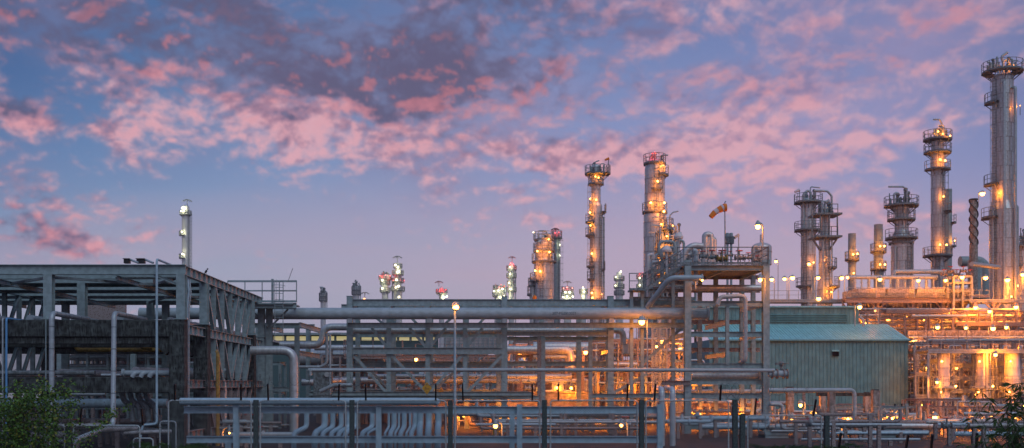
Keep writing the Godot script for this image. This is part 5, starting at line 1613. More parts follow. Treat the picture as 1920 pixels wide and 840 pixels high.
	# lamps
	for a in [[1650, 524, 116, 42], [1722, 526, 116.2, 50], [1773, 526, 116.0, 33], [1804, 520, 115.5, 36], [1848, 521, 118, 15], [1889, 525, 114, 33], [1918, 515, 116, 19]]:
		lamp_post("sodium floodlight on a short pole along the cooler deck", a[0], a[1], a[2], 558, a[3], 0.22, "lamp_orange", "floodlights along the cooler deck")
	for a in [[1829, 577, 112, 146], [1855.5, 584, 109, 150], [1905, 576, 112, 146], [1780, 584, 112, 146], [1625, 605, 113, 86], [1665, 600, 114, 110], [1735, 600, 114, 110], [1700, 592, 122, 128], [1758, 614, 101, 50], [1862, 616, 101, 32], [1887, 614, 101, 42], [1811, 615, 102, 25], [1925, 640, 103, 128], [1715, 640, 104, 86]]:
		lamp_post("sodium lamp in the amber framework under the coolers", a[0], a[1], a[2], 620, a[3], 0.19, "lamp_orange", "sodium lamps under the coolers")
	for a in [[1757, 717, 90.5, 26], [1866.5, 665.5, 90, 110], [1808, 796, 88, 12], [1882, 765, 89, 70], [1862, 781, 80, 24], [1753, 783, 92.5, 10], [1905, 700, 96, 40], [1793, 690, 97, 36], [1740, 690, 97.5, 30], [1830, 740, 97, 36], [1785, 760, 97, 30], [1728, 760, 98.5, 24], [1905, 786, 90, 20]]:
		lamp_post("sodium lamp between the amber vessels", a[0], a[1], a[2], 800, a[3], 0.15, "lamp_orange", "sodium lamps among the amber vessels")
	for a in [[1447, 524, 120, 12], [1471, 523, 125, 20], [1486, 521, 125, 11], [1517, 495, 128, 14], [1534, 521, 124, 40], [1578, 521, 128, 11], [1590, 520, 126, 11], [1535, 560, 122, 20], [1455, 490, 150, 9]]:
		lamp_post("sodium lamp on a pole along the gangway behind the shed", a[0], a[1], a[2], 566, a[3], 0.22, "lamp_orange", "floodlights along the gangway behind the shed")
	for a in [[1775, 778, 73], [1822, 780, 71], [1868, 779, 72], [1742, 777, 74], [1790, 790, 60], [1850, 790, 60]]:  # added lamps, so the low frames and pipes catch amber light
		lamp_post("added lamp warming the low frames before the amber vessels", a[0], a[1], a[2], 810, 36, 0.1, "lamp_orange", "added low lamps before the vessels")
	lamp_post("lone floodlight on the tallest tower's side landing", 1842, 363, 124.5, 380, 24, 0.28)
# ---------------------------------------------------------------- towers
func towers() -> void:
	var FULL := TAU
	tower("distillation_tower", "tallest tower, a jacketed column with two pipes climbing its face", 1880, 126, {
		"prof": [[790, 23.2], [395, 23.2], [378, 18.4], [146, 18.4]], "seams": 7, "course": 1.7, "sides": 32,
		"plats": [[135, 18, 0.0, FULL], [193, 13, PI * 0.85, PI * 1.25], [346, 14, PI * 0.85, PI * 1.25], [408, 14, PI * 0.8, PI * 1.25]],
		"risers": [[-10, 800, 165, 2.6], [11, 800, 176, 2.6], [-24, 800, 400, 2.0], [21, 400, 170, 2.2], [27, 800, 392, 2.6, 0.3]],
		"pipes": [[[[-2, 140, 6], [-2, 118, 6], [-6, 108, 6], [6, 100, 6]], 2.4], [[[8, 140, 6], [8, 118, 6], [2, 113, 6], [-2, 118, 6]], 2.2]],
		"ladders": [[-22, 560, 150]], "clutter": {"n": 24, "r": 26, "y": 135, "h": 28},
		"lamps": [[10, 128, "lamp_dim", 3.0, 0.12, 0.2], [19, 205, "lamp_dim", 2.0, 0.1], [-16, 366, "lamp_dim", 5.0, 0.12, 0.4], [6, 540, "lamp_orange", 12.0, 0.13, 1.4], [-8, 560, "lamp_orange", 10.0, 0.13, 1.6]]})
	tower("distillation_tower", "slim jacketed tower with ringed lamps and crowded top platform", 1758, 140, {
		"prof": [[790, 12], [300, 12], [262, 10.5]], "seams": 5, "course": 1.7,
		"plats": [[262, 15, 0, FULL], [286, 13, 0, FULL], [318, 11, PI * 0.9, PI * 2.2], [397, 13, -0.9, 0.4], [480, 14, 0, FULL]],
		"pipes": [[[[8, 262], [8, 232], [4, 224], [-8, 224]], 1.6]], "ladders": [[6, 480, 320], [-6, 560, 480]], "clutter": {"n": 22, "r": 16, "y": 262, "h": 26},
		"lamps": [[-5, 250, "lamp_orange", 3.5, 0.13, 0.3], [4, 254, "lamp_orange", 3.5, 0.11, 0.2], [-5, 304, "lamp_orange", 5, 0.14, 0.8], [4, 306, "lamp_orange", 4, 0.13, 0.8], [2, 372, "lamp_orange", 3.5, 0.13, 0.6], [-6, 462, "lamp_orange", 4.5, 0.14, 0.9], [6, 462, "lamp_orange", 4.5, 0.14, 0.9], [9, 262, "lamp_orange", 2.0, 0.11, 1.6]]})
	tower("flue_stack", "plain grey stack just behind the slim jacketed tower", 1777, 150, {"prof": [[790, 7.5], [355, 7.5]], "dome": false, "course": 3.0, "mat": M.steel, "plats": [[418, 8, -1.2, 0.9], [462, 8, -1.2, 0.9]], "lamps": [[7, 453, "lamp_orange", 3, 0.13, 0.5]], "cat": "stack"})
	var sp := tower("spiral_stack", "olive stack wound with spiral strakes above a pale flue", 1825.5, 141, {"prof": [[790, 7.4], [460, 7.4], [459, 6.6], [374, 6.6]], "dome": false, "course": 0.0, "mat": M.concrete_pale, "cat": "stack"})
	var k0 := 141.0 / F
	for s in 3:
		var m := MB.new()
		var prev := Vector3.ZERO
		var prevo := Vector3.ZERO
		for j in 41:
			var u := j / 40.0
			var a := TAU * (u * 1.6 + s / 3.0)
			var y := EYE + (HY - lerpf(459, 375, u)) * k0
			var dir := Vector3(cos(a), 0, sin(a))
			var q := G(1825.5, 141) + dir * 6.5 * k0 + Vector3(0, y, 0)
			var q2 := G(1825.5, 141) + dir * 8.6 * k0 + Vector3(0, y, 0)
			if j > 0:
				m.quad(prev, q, q2, prevo)
				m.quad(prevo + Vector3(0, 0.1, 0), q2 + Vector3(0, 0.1, 0), q + Vector3(0, 0.1, 0), prev + Vector3(0, 0.1, 0))
				m.quad(prevo, q2, q2 + Vector3(0, 0.1, 0), prevo + Vector3(0, 0.1, 0))
			prev = q
			prevo = q2
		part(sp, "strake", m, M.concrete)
	part(sp, "rim", MB.new().tube(arc(P(1825.5, 374, 141), 6.7 * k0, 0, TAU, 20), 0.1, 6, false), M.concrete)
	tower("distillation_tower", "stout tower narrowing to a wide crowded platform with hooked vent", 1690, 134, {
		"prof": [[790, 18.5], [455, 18.5], [432, 12], [410, 12], [385, 14]], "seams": 6, "course": 1.7,
		"plats": [[386, 17, 0, FULL], [412, 13, 0, FULL], [447, 13, PI * 0.8, PI * 2.2], [456, 4, 0, FULL]],
		"pipes": [[[[-14, 412, 8], [-14, 390, 8]], 2.2], [[[10, 386], [10, 358], [4, 350], [-24, 350]], 1.8], [[[16, 545, 12], [16, 458, 12], [4, 452, 8]], 2.2]],
		"risers": [[-17, 800, 470, 2.0]], "ladders": [[6, 540, 460]], "clutter": {"n": 26, "r": 22, "y": 386, "h": 34}})
	tower("flue_stack", "ringed stack with two tiers of amber lamps", 1647, 150, {"prof": [[790, 8.5], [475, 8.5], [421, 7.8]], "dome": false, "course": 2.4, "mat": M.steel, "plats": [[472, 6, 0, FULL], [505, 6, 0, FULL], [519, 5, 0, PI]], "lamps": [[-4, 464, "lamp_orange", 5, 0.16, 0.8], [4, 464, "lamp_orange", 5, 0.16, 0.8], [-4, 498, "lamp_orange", 5, 0.16, 0.8], [5, 498, "lamp_orange", 5, 0.16, 0.8]], "cat": "stack"})
	tower("flue_stack", "shorter ringed stack with one tier of amber lamps", 1597.5, 150, {"prof": [[790, 7], [438, 7]], "dome": false, "course": 2.4, "mat": M.steel, "plats": [[487, 6, 0, FULL]], "lamps": [[-4, 479, "lamp_orange", 5, 0.16, 0.8], [4, 478, "lamp_orange", 5, 0.16, 0.8], [-3, 514, "lamp_orange", 3, 0.14, 0.8]], "cat": "stack"})
	var op := tower("reactor_tower", "tower crowned by an open railed cage and big hooked pipe", 1546, 128, {
		"prof": [[790, 14], [540, 14], [520, 10.5], [450, 10.5], [440, 8], [390, 7]], "seams": 5, "course": 1.6,
		"plats": [[538, 14, -1.2, 0.4], [502, 12, -1.2, 0.3]],
		"pipes": [[[[-6, 446, 10], [-6, 405, 10], [-6, 390, 10]], 2.0], [[[12, 405, 4], [12, 368, 4], [4, 359, 4], [-20, 358, 4]], 2.2], [[[-2, 405, 8], [-2, 382, 8], [6, 376, 8]], 2.2]],
		"risers": [[-8, 800, 455, 2.0], [9, 800, 455, 1.6]], "ladders": [[0, 800, 450]], "clutter": {"n": 22, "r": 16, "y": 404, "h": 26},
		"lamps": [[-6, 490, "lamp_dim", 4, 0.14, 0.4], [4, 550, "lamp_orange", 8, 0.12, 0.8]]})
	var kk := 128.0 / F
	for y in [404, 446]:
		var dk := part(op, "cage_deck", MB.new().beam(P(1522, y, 128), P(1571, y, 128), 3.2, 0.22), M.steel_dark)
		railing(dk, PackedVector3Array([P(1522, y - 1, 129.5), P(1522, y - 1, 126.5), P(1571, y - 1, 126.5), P(1571, y - 1, 129.5)]), 1.3, M.steel_dark, 0.05, 0.8)
	for x in [1523, 1538, 1555, 1570]:
		for z in [126.6, 129.4]:
			part(op, "cage_post", MB.new().beam(P(x, 446, z), P(x, 404, z), 0.14, 0.14, Vector3(0, 0, 1)), M.steel_dark)
	bars(op, "cage_brace", [[1524, 448, 127, 1538, 470, 127.5], [1569, 448, 127, 1554, 470, 127.5]], 0.2, M.steel_dark)
	tower("reactor_tower", "jacketed tower with looped vent behind the caged tower", 1515.5, 142, {
		"prof": [[790, 13.5], [385, 13.5], [376, 11]], "seams": 5, "course": 1.7, "plats": [[380, 14, 0, FULL], [432, 12, 0, FULL], [537, 9, PI * 0.6, PI * 1.5]],
		"pipes": [[[[-12, 430, 10], [-12, 366, 10], [-4, 358, 10], [2, 364, 10], [2, 380, 10]], 2.2], [[[4, 380], [4, 350], [22, 352]], 1.2]], "ladders": [[-10, 800, 434], [8, 430, 382]], "clutter": {"n": 18, "r": 16, "y": 380, "h": 22},
		"lamps": [[2, 495, "lamp_orange", 3, 0.12, 0.8]]})
	var ws := thing("small_windsock", "tiny faded pink windsock on the looped vent tower", "windsock", P(1499, 378, 141))
	part(ws, "mast", MB.new().rod(P(1499, 380, 141), P(1499, 355, 141), 0.05, 5), M.steel_dark)
	part(ws, "sock", MB.new().tube(PackedVector3Array([P(1499, 356, 141), P(1490, 360, 141)]), 0.22, 8, true, 0.14), M.sock_white)
	tower("distillation_tower", "broad jacketed tower with red beacon and lamp lit rings", 1227.5, 132, {
		"prof": [[790, 20.5], [403, 20.5], [400, 18.5], [318, 18.5], [306, 16.5]], "seams": 6, "course": 1.8, "sides": 30,
		"plats": [[307, 4.5, 0, FULL], [329, 8, -1.4, 0.6], [398, 5, 0, FULL], [357, 6, PI * 1.35, PI * 1.65]],
		"pipes": [[[[13, 307], [13, 292], [16, 290], [25, 291]], 1.4], [[[-8, 305], [-8, 294], [0, 292]], 2.0], [[[17, 330, 8], [17, 312, 8], [8, 308, 6]], 2.2]], "ladders": [[0, 396, 308], [10, 560, 400]],
		"clutter": {"n": 12, "r": 14, "y": 306, "h": 18},
		"lamps": [[0, 346, "lamp_orange", 5, 0.16, 0.9], [-12, 385, "lamp_orange", 5, 0.16, 0.8], [13, 385, "lamp_orange", 5, 0.16, 0.8], [10, 403, "lamp_orange", 8, 0.18, 1.4], [12, 315, "lamp_dim", 5, 0.14, 0.5], [-7, 291, "lamp_red", 2, 0.15, 0.1], [-3, 290, "lamp_red", 2, 0.15, 0.1]]})
	tower("process_column", "short cluttered column with lamp lit platforms before the broad tower", 1250, 112, {
		"prof": [[790, 8], [480, 8], [470, 5], [432, 5]], "course": 1.4, "plats": [[482, 15, 0, FULL], [430, 8, 0, FULL], [510, 12, PI * 0.7, PI * 1.6], [548, 13, 0, FULL]],
		"pipes": [[[[12, 482, 4], [12, 432, 4], [8, 424, 4], [-2, 424, 4]], 1.8], [[[18, 500, 4], [18, 448, 4], [14, 440, 4]], 1.8], [[[-8, 446, 4], [-8, 412, 4], [-14, 408, 4], [-28, 409, 4]], 1.4], [[[6, 432], [6, 404], [12, 398], [22, 396]], 1.3]],
		"clutter": {"n": 60, "r": 24, "y": 482, "h": 62}, "ladders": [[-6, 545, 484]],
		"lamps": [[-4, 468, "lamp_orange", 3, 0.11, 1.2], [-4, 446, "lamp_orange", 3, 0.11, 1.0], [-16, 466, "lamp_orange", 2, 0.11, 0.2], [-12, 422, "lamp_orange", 3, 0.11, 0.6], [-14, 512, "lamp_orange", 3, 0.11, 0.6], [-15, 532, "lamp_orange", 3, 0.11, 0.6], [-14, 490, "lamp_orange", 3, 0.11, 0.6], [10, 424, "lamp_dim", 2, 0.2, 0.3]]})
	var cf := frame_unit("open_stage", "cluttered open steel frame between the broad tower and the stair", 1222, 1304, 106, 4.0, [560, 534, 508], 4, M.steel, 0.22)
	for y in [560, 534, 508]:
		railing(cf, PackedVector3Array([P(1222, y - 1, 105.8), P(1304, y - 1, 105.8)]), 1.1, M.steel_dark, 0.04, 1.0)
	for k in 26:
		var g := RandomNumberGenerator.new()
		g.seed = 500 + k
		var lev: float = [560, 534, 508][k % 3]
		var x := g.randf_range(1226, 1302)
		if k % 4 == 0:
			valve("dark valve on the cluttered frame beside the stair", P(x, lev - 9, 107), g.randf_range(0.2, 0.4), M.steel_dark, "valves on the cluttered frame")
		else:
			standpipe("bent pipe standing on the cluttered frame beside the stair", P(x, lev, g.randf_range(106, 109)), g.randf_range(1.2, 3.4), g.randf_range(0.08, 0.2), [M.jacket, M.galv, M.steel][k % 3], g, "bent pipes on the cluttered frame")
	for a in [[1272, 439, 500, "pale mushroom vent on a thin pipe above the stair"], [1250, 464, 520, "second pale mushroom vent, lower beside the cluttered column"]]:
		var t := thing("mushroom_vent", a[3], "vent", P(a[0], a[2], 105))
		part(t, "stem", MB.new().rod(P(a[0], a[2], 105), P(a[0], a[1] + 6, 105), 0.12, 8), M.galv)
		part(t, "cap", MB.new().lathe(P(a[0], a[1] + 3, 105), PackedVector2Array([Vector2(0.1, -0.3), Vector2(0.45, -0.3), Vector2(0.5, -0.1), Vector2(0.25, 0.3), Vector2(0.02, 0.36)]), 16), M.white_paint)
	pipe("clad_pipe", "pale pipe hooked at its top in front of the broad tower's foot", [[1216, 568, 108], [1216, 479, 108], [1224, 477, 108], [1224, 500, 108]], 0.2, M.white_paint, {"bend": 2.2})
	tower("process_column", "grey jacketed column standing at the foot of the broad tower", 1224, 112, {"prof": [[790, 9], [490, 9]], "course": 1.0, "plats": [[530, 5, 0, FULL]]})
	tower("distillation_tower", "slender tall tower with side platforms and offset top deck", 1117.5, 150, {
		"prof": [[790, 11.5], [386, 11.5], [380, 8.5], [346, 8.5], [330, 9.5], [312, 8]], "seams": 4, "course": 1.7,
		"plats": [[326, 12, 0, FULL], [326, 18, -0.8, 0.5], [345, 6, 0, FULL], [398, 8, -0.6, 0.5], [417, 9, PI * 0.7, PI * 1.4], [442, 9, PI * 0.7, PI * 1.4], [500, 7, PI * 0.7, PI * 1.4], [524, 6, PI * 0.7, PI * 1.4], [505, 6, -0.6, 0.5]],
		"risers": [[14.5, 800, 412, 1.8, 0.3]], "ladders": [[-10, 800, 346], [8, 800, 400]], "pipes": [[[[-7, 326], [-7, 308], [0, 303], [6, 301]], 1.2], [[[-12, 440, 4], [-12, 376, 4], [-4, 370, 4]], 1.4]], "clutter": {"n": 22, "r": 15, "y": 326, "h": 20},
		"lamps": [[-3, 334, "lamp_orange", 3, 0.12, 0.5], [3, 336, "lamp_orange", 3, 0.12, 0.5], [-2, 378, "lamp_orange", 4, 0.13, 0.8], [-12, 374, "lamp_orange", 3, 0.13, 0.5], [-13, 401, "lamp_orange", 5, 0.16, 0.6], [-12, 425, "lamp_orange", 4, 0.13, 0.6], [-10, 478, "lamp_orange", 5, 0.16, 0.8], [-10, 551, "lamp_orange", 5, 0.16, 0.8], [-9, 560, "lamp_orange", 6, 0.16, 0.9], [9, 553, "lamp_dim", 2, 0.15, 0.4]]})
	var w2 := thing("small_windsock", "small orange windsock flying from the slender tall tower", "windsock", P(1141, 326, 150))
	part(w2, "mast", MB.new().rod(P(1141, 326, 150), P(1141, 295, 150), 0.06, 5), M.steel_dark)
	part(w2, "sock", MB.new().tube(PackedVector3Array([P(1142, 297, 150), P(1134, 300, 150)]), 0.2, 8, true, 0.12), M.sock_orange)
	tower("fractionator", "stout domed tower ringed with amber lamps above the rack", 1020, 150, {
		"prof": [[790, 18.5], [492, 18.5], [485, 16.5], [458, 16.5]], "seams": 7, "course": 1.1, "sides": 30,
		"plats": [[450, 2.5, 0, FULL], [471, 4, 0, FULL], [491, 5, 0, FULL], [527, 8, PI * 0.75, PI * 1.3]],
		"pipes": [[[[8, 452], [8, 440], [2, 433], [-10, 433]], 1.4], [[[12, 491, 10], [12, 446, 10], [6, 440, 8]], 2.0]], "ladders": [[-6, 560, 492], [10, 490, 452]], "clutter": {"n": 10, "r": 14, "y": 450, "h": 16},
		"lamps": [[7, 452, "lamp_orange", 4, 0.13, 0.6], [-14, 474, "lamp_orange", 5, 0.16, 0.9], [8, 476, "lamp_orange", 5, 0.16, 0.9], [-18, 510, "lamp_orange", 5, 0.16, 0.8], [-9, 512, "lamp_orange", 5, 0.16, 1.0], [-20, 436, "lamp_white", 0.9, 0.11, 0.1]]})
	tower("process_column", "plain grey column close behind the stout domed tower", 1044, 168, {"prof": [[790, 6], [441, 6]], "course": 3.0, "mat": M.steel, "plats": [[446, 4, 0, FULL]], "ladders": [[5, 800, 448]], "lamps": [[-4, 438, "lamp_red", 2, 0.15, 0.3], [3, 437, "lamp_red", 2, 0.15, 0.3], [5, 460, "lamp_white", 1.2, 0.12, 0.3], [5, 480, "lamp_white", 1.2, 0.12, 0.3]], "umbrella": [[-3, 428, 8]]})
	tower("process_column", "low stepped column on the shaded side of the stout domed tower", 998, 150, {"prof": [[790, 5], [536, 5]], "course": 2.0, "plats": [[536, 3, 0, FULL], [552, 5, PI * 0.6, PI * 1.4]], "clutter": {"n": 5, "r": 4, "y": 536, "h": 12}})
	var bl := thing("orange_dome_lamp", "glowing orange dome peeping over the rack beside the stout tower", "lamp", P(1002.5, 562, 75))
	part(bl, "dome", MB.new().lathe(P(1002.5, 562, 75), PackedVector2Array([Vector2(0.15, 0), Vector2(0.16, 0.16), Vector2(0.1, 0.28), Vector2(0.01, 0.32)]), 14), M.sock_orange)
	# distant plant
	var far := "far lamplit tower beyond the rack, "
	tower("far_tower", far + "lone and tall over the roof frame", 348, 300, {"prof": [[760, 7], [388, 7]], "course": 4.0, "mat": M.jacket, "sides": 14, "plats": [[403, 4, 0, FULL], [441, 5, PI * 0.6, PI * 1.5], [484, 5, PI * 0.6, PI * 1.5]], "ladders": [[8, 760, 400]], "lr": 0.06, "rr": 0.08, "umbrella": [[3, 374, 9]],
		"lamps": [[-3, 392, "lamp_white", 12.0, 0.34, 1.0], [2, 394, "lamp_white", 9.6, 0.30, 1.0], [-5, 398, "lamp_white", 9.6, 0.26, 1.0], [-3, 437, "lamp_white", 12.0, 0.32, 1.2], [-2, 478, "lamp_white", 12.0, 0.32, 1.2]]})
	for a in [[606, 330, 5, 552, "thin and unlit beside the inspection platform"], [668, 330, 6, 540, "squat and unlit over the rack's end column"]]:
		tower("far_tower", "grey far tower beyond the pipe rack, " + a[4], a[0], a[1], {"prof": [[750, a[2]], [a[3], a[2]]], "course": 5.0, "mat": M.jacket, "sides": 12, "plats": [[a[3] + 4, 3, 0, FULL], [a[3] + 12, 3, 0, FULL]], "rr": 0.08, "clutter": {"n": 12, "r": a[2], "y": a[3], "h": 14}, "pipes": [[[[a[2] + 2, 580], [a[2] + 2, a[3] - 4], [a[2] - 3, a[3] - 9]], 0.9]]})
	tower("far_tower", far + "flat topped with red lamps", 722, 300, {"prof": [[750, 6], [536, 6], [524, 9], [518, 9]], "course": 5.0, "mat": M.jacket, "sides": 14, "plats": [[524, 3, 0, FULL], [533, 3, 0, FULL], [547, 4, 0, FULL]], "rr": 0.08, "clutter": {"n": 8, "r": 8, "y": 518, "h": 10}, "lamps": [[-9, 518, "lamp_red", 6, 0.22, 0.5], [10, 518, "lamp_red", 6, 0.22, 0.5], [2, 517, "lamp_red", 6, 0.22, 0.5], [-4, 527, "lamp_white", 10.8, 0.34, 1.2], [-4, 542, "lamp_white", 10.8, 0.34, 1.2]]})
	tower("far_tower", far + "stepped, brightly lit under an umbrella mast", 746, 300, {"prof": [[750, 8], [543, 8], [530, 6.5], [515, 6], [500, 4]], "course": 5.0, "mat": M.jacket, "sides": 14, "plats": [[545, 5, 0, FULL], [529, 5, 0, FULL], [515, 5, 0, FULL], [502, 4, 0, FULL]], "rr": 0.08, "umbrella": [[-1, 480, 9]], "risers": [[-10, 750, 528, 1.3, 0.3]],
		"lamps": [[-4, 498, "lamp_white", 12.0, 0.34, 1.0], [1, 502, "lamp_white", 12.0, 0.34, 1.0], [3, 510, "lamp_white", 12.0, 0.30, 1.0], [0, 512, "lamp_white", 12.0, 0.30, 1.0], [-2, 526, "lamp_white", 12.9, 0.38, 1.0], [2, 538, "lamp_white", 12.9, 0.38, 1.0], [-3, 540, "lamp_white", 10.8, 0.30, 1.0], [3, 558, "lamp_white", 9.6, 0.38, 1.0], [-8, 526, "lamp_red", 6, 0.26, 0.6], [12, 526, "lamp_red", 6, 0.22, 0.6]]})
	tower("far_tower", far + "short with a roofed lantern top", 828, 300, {"prof": [[750, 5], [552, 5], [551, 6], [543, 4], [537, 1]], "course": 5.0, "mat": M.jacket, "sides": 14, "plats": [[550, 5, 0, FULL]], "rr": 0.08, "umbrella": [[-5, 527, 8]], "lamps": [[-8, 543, "lamp_red", 6, 0.24, 0.6], [0, 543, "lamp_red", 6, 0.24, 0.8], [8, 543, "lamp_red", 6, 0.24, 0.6], [10, 556, "lamp_white", 9.6, 0.30, 1.0], [6, 558, "lamp_white", 9.6, 0.26, 1.0]]})
	tower("far_tower", far + "slim and banded beside the rack's middle column", 959, 300, {"prof": [[750, 5.5], [500, 5.5], [495, 4]], "course": 5.0, "mat": M.jacket, "sides": 14, "plats": [[506, 4, 0, FULL], [520, 4, 0, FULL], [534, 3, 0, FULL], [546, 4, 0, FULL]], "rr": 0.08, "umbrella": [[1, 481, 7]], "risers": [[8, 750, 500, 1.0, 0.3]], "lamps": [[-3, 502, "lamp_white", 10.8, 0.30, 1.0], [-3, 515, "lamp_white", 10.8, 0.32, 1.0], [-5, 531, "lamp_white", 7.5, 0.26, 1.0], [-2, 543, "lamp_white", 10.8, 0.32, 1.0], [-2, 494, "lamp_red", 6, 0.26, 0.4], [3, 496, "lamp_red", 6, 0.22, 0.4]]})
	tower("far_tower", far + "low and clustered with red and white lamps", 936, 300, {"prof": [[750, 9], [545, 9], [540, 6]], "course": 5.0, "mat": M.jacket, "sides": 14, "plats": [[543, 4, 0, FULL], [555, 4, 0, FULL]], "rr": 0.08, "clutter": {"n": 14, "r": 12, "y": 548, "h": 16}, "lamps": [[-10, 547, "lamp_white", 7.5, 0.26, 0.8], [-2, 546, "lamp_white", 7.5, 0.26, 0.8], [6, 543, "lamp_white", 9.6, 0.34, 1.0], [2, 558, "lamp_white", 9.6, 0.30, 1.0], [9, 556, "lamp_white", 7.5, 0.26, 0.8], [3, 535, "lamp_red", 6, 0.26, 0.5], [10, 537, "lamp_red", 6, 0.26, 0.5]]})
	tower("far_tower", far + "red crowned between the stout and slender towers", 1064, 300, {"prof": [[750, 7], [545, 7]], "course": 5.0, "mat": M.jacket, "sides": 14, "plats": [[546, 4, 0, FULL], [556, 5, 0, FULL]], "rr": 0.08, "umbrella": [[0, 527, 8]], "lamps": [[-8, 541, "lamp_red", 6, 0.30, 0.6], [-2, 540, "lamp_red", 6, 0.30, 0.8], [8, 541, "lamp_red", 6, 0.30, 0.6], [-5, 549, "lamp_white", 10.8, 0.34, 1.0], [3, 549, "lamp_white", 10.8, 0.38, 1.0], [-9, 558, "lamp_white", 10.8, 0.34, 1.0], [-2, 557, "lamp_white", 10.8, 0.34, 1.0], [9, 557, "lamp_white", 8.7, 0.30, 1.0]]})
	tower("far_tower", far + "small and close beside the slender tower", 1094, 300, {"prof": [[750, 5], [543, 5]], "course": 5.0, "mat": M.jacket, "sides": 12, "plats": [[550, 3, 0, FULL]], "rr": 0.08, "lamps": [[-2, 540, "lamp_white", 7.5, 0.26, 0.8], [0, 548, "lamp_white", 9.6, 0.32, 1.0], [-2, 556, "lamp_white", 7.5, 0.26, 0.8]]})
	tower("far_tower", far + "pale and hazy after the slender tower", 1161, 320, {"prof": [[750, 7], [525, 7], [512, 5]], "course": 5.0, "mat": M.jacket, "sides": 14, "plats": [[525, 3, 0, FULL], [540, 3, 0, FULL], [552, 3, 0, FULL]], "rr": 0.08, "lamps": [[2, 510, "lamp_white", 5.4, 0.30, 0.5], [-7, 520, "lamp_white", 5.4, 0.30, 0.5], [-8, 536, "lamp_white", 4.2, 0.26, 0.5]]})
	tower("far_tower", far + "pale, red capped, half behind the broad tower", 1203, 320, {"prof": [[750, 7], [520, 7], [513, 5]], "course": 5.0, "mat": M.jacket, "sides": 14, "plats": [[522, 3, 0, FULL], [540, 3, 0, FULL]], "rr": 0.08, "lamps": [[-5, 514, "lamp_red", 5, 0.26, 0.5], [1, 513, "lamp_red", 5, 0.22, 0.5], [-5, 522, "lamp_white", 4.8, 0.30, 0.5], [-5, 536, "lamp_white", 6.6, 0.34, 0.8]]})
	for x in [1371, 1364]:
		tower("far_tower", "thin far chimney of the pair behind the windsock mast", x, 200, {"prof": [[740, 2.2], [446, 2.2], [444, 3.4], [438, 3.4]], "course": 6.0, "mat": M.steel, "sides": 10, "plats": [[455, 3, 0, FULL]], "rr": 0.08, "group": "twin far chimneys"})
	tower("process_column", "jacketed column with crowded head at the gangway's far end", 1914, 129, {"prof": [[790, 12], [462, 12]], "course": 1.6, "seams": 4, "plats": [[462, 8, 0, FULL], [500, 6, PI * 0.7, PI * 1.4]], "clutter": {"n": 16, "r": 14, "y": 462, "h": 34}, "lamps": [[0, 525, "lamp_orange", 8, 0.16, 1.0]]})
	# small umbrella masts
	var um := thing("umbrella_mast", "thin umbrella shaped lightning mast over the rack's end column", "mast", P(684, 566, 300))
	var b := P(684, 566, 300)
	var m2 := MB.new().rod(b, P(684, 548, 300), 0.09, 5)
	for j in 8:
		var a := TAU * j / 8.0
		m2.tube(PackedVector3Array([P(684, 548, 300), P(684, 548, 300) + Vector3(cos(a) * 0.7, -0.1, sin(a) * 0.7), P(684, 548, 300) + Vector3(cos(a) * 1.3, -0.5, sin(a) * 1.3)]), 0.07, 4, false)
	part(um, "mast", m2, M.steel_dark)
	bulb(um, P(683, 561, 299.6), 0.35, "lamp_dim", 4)
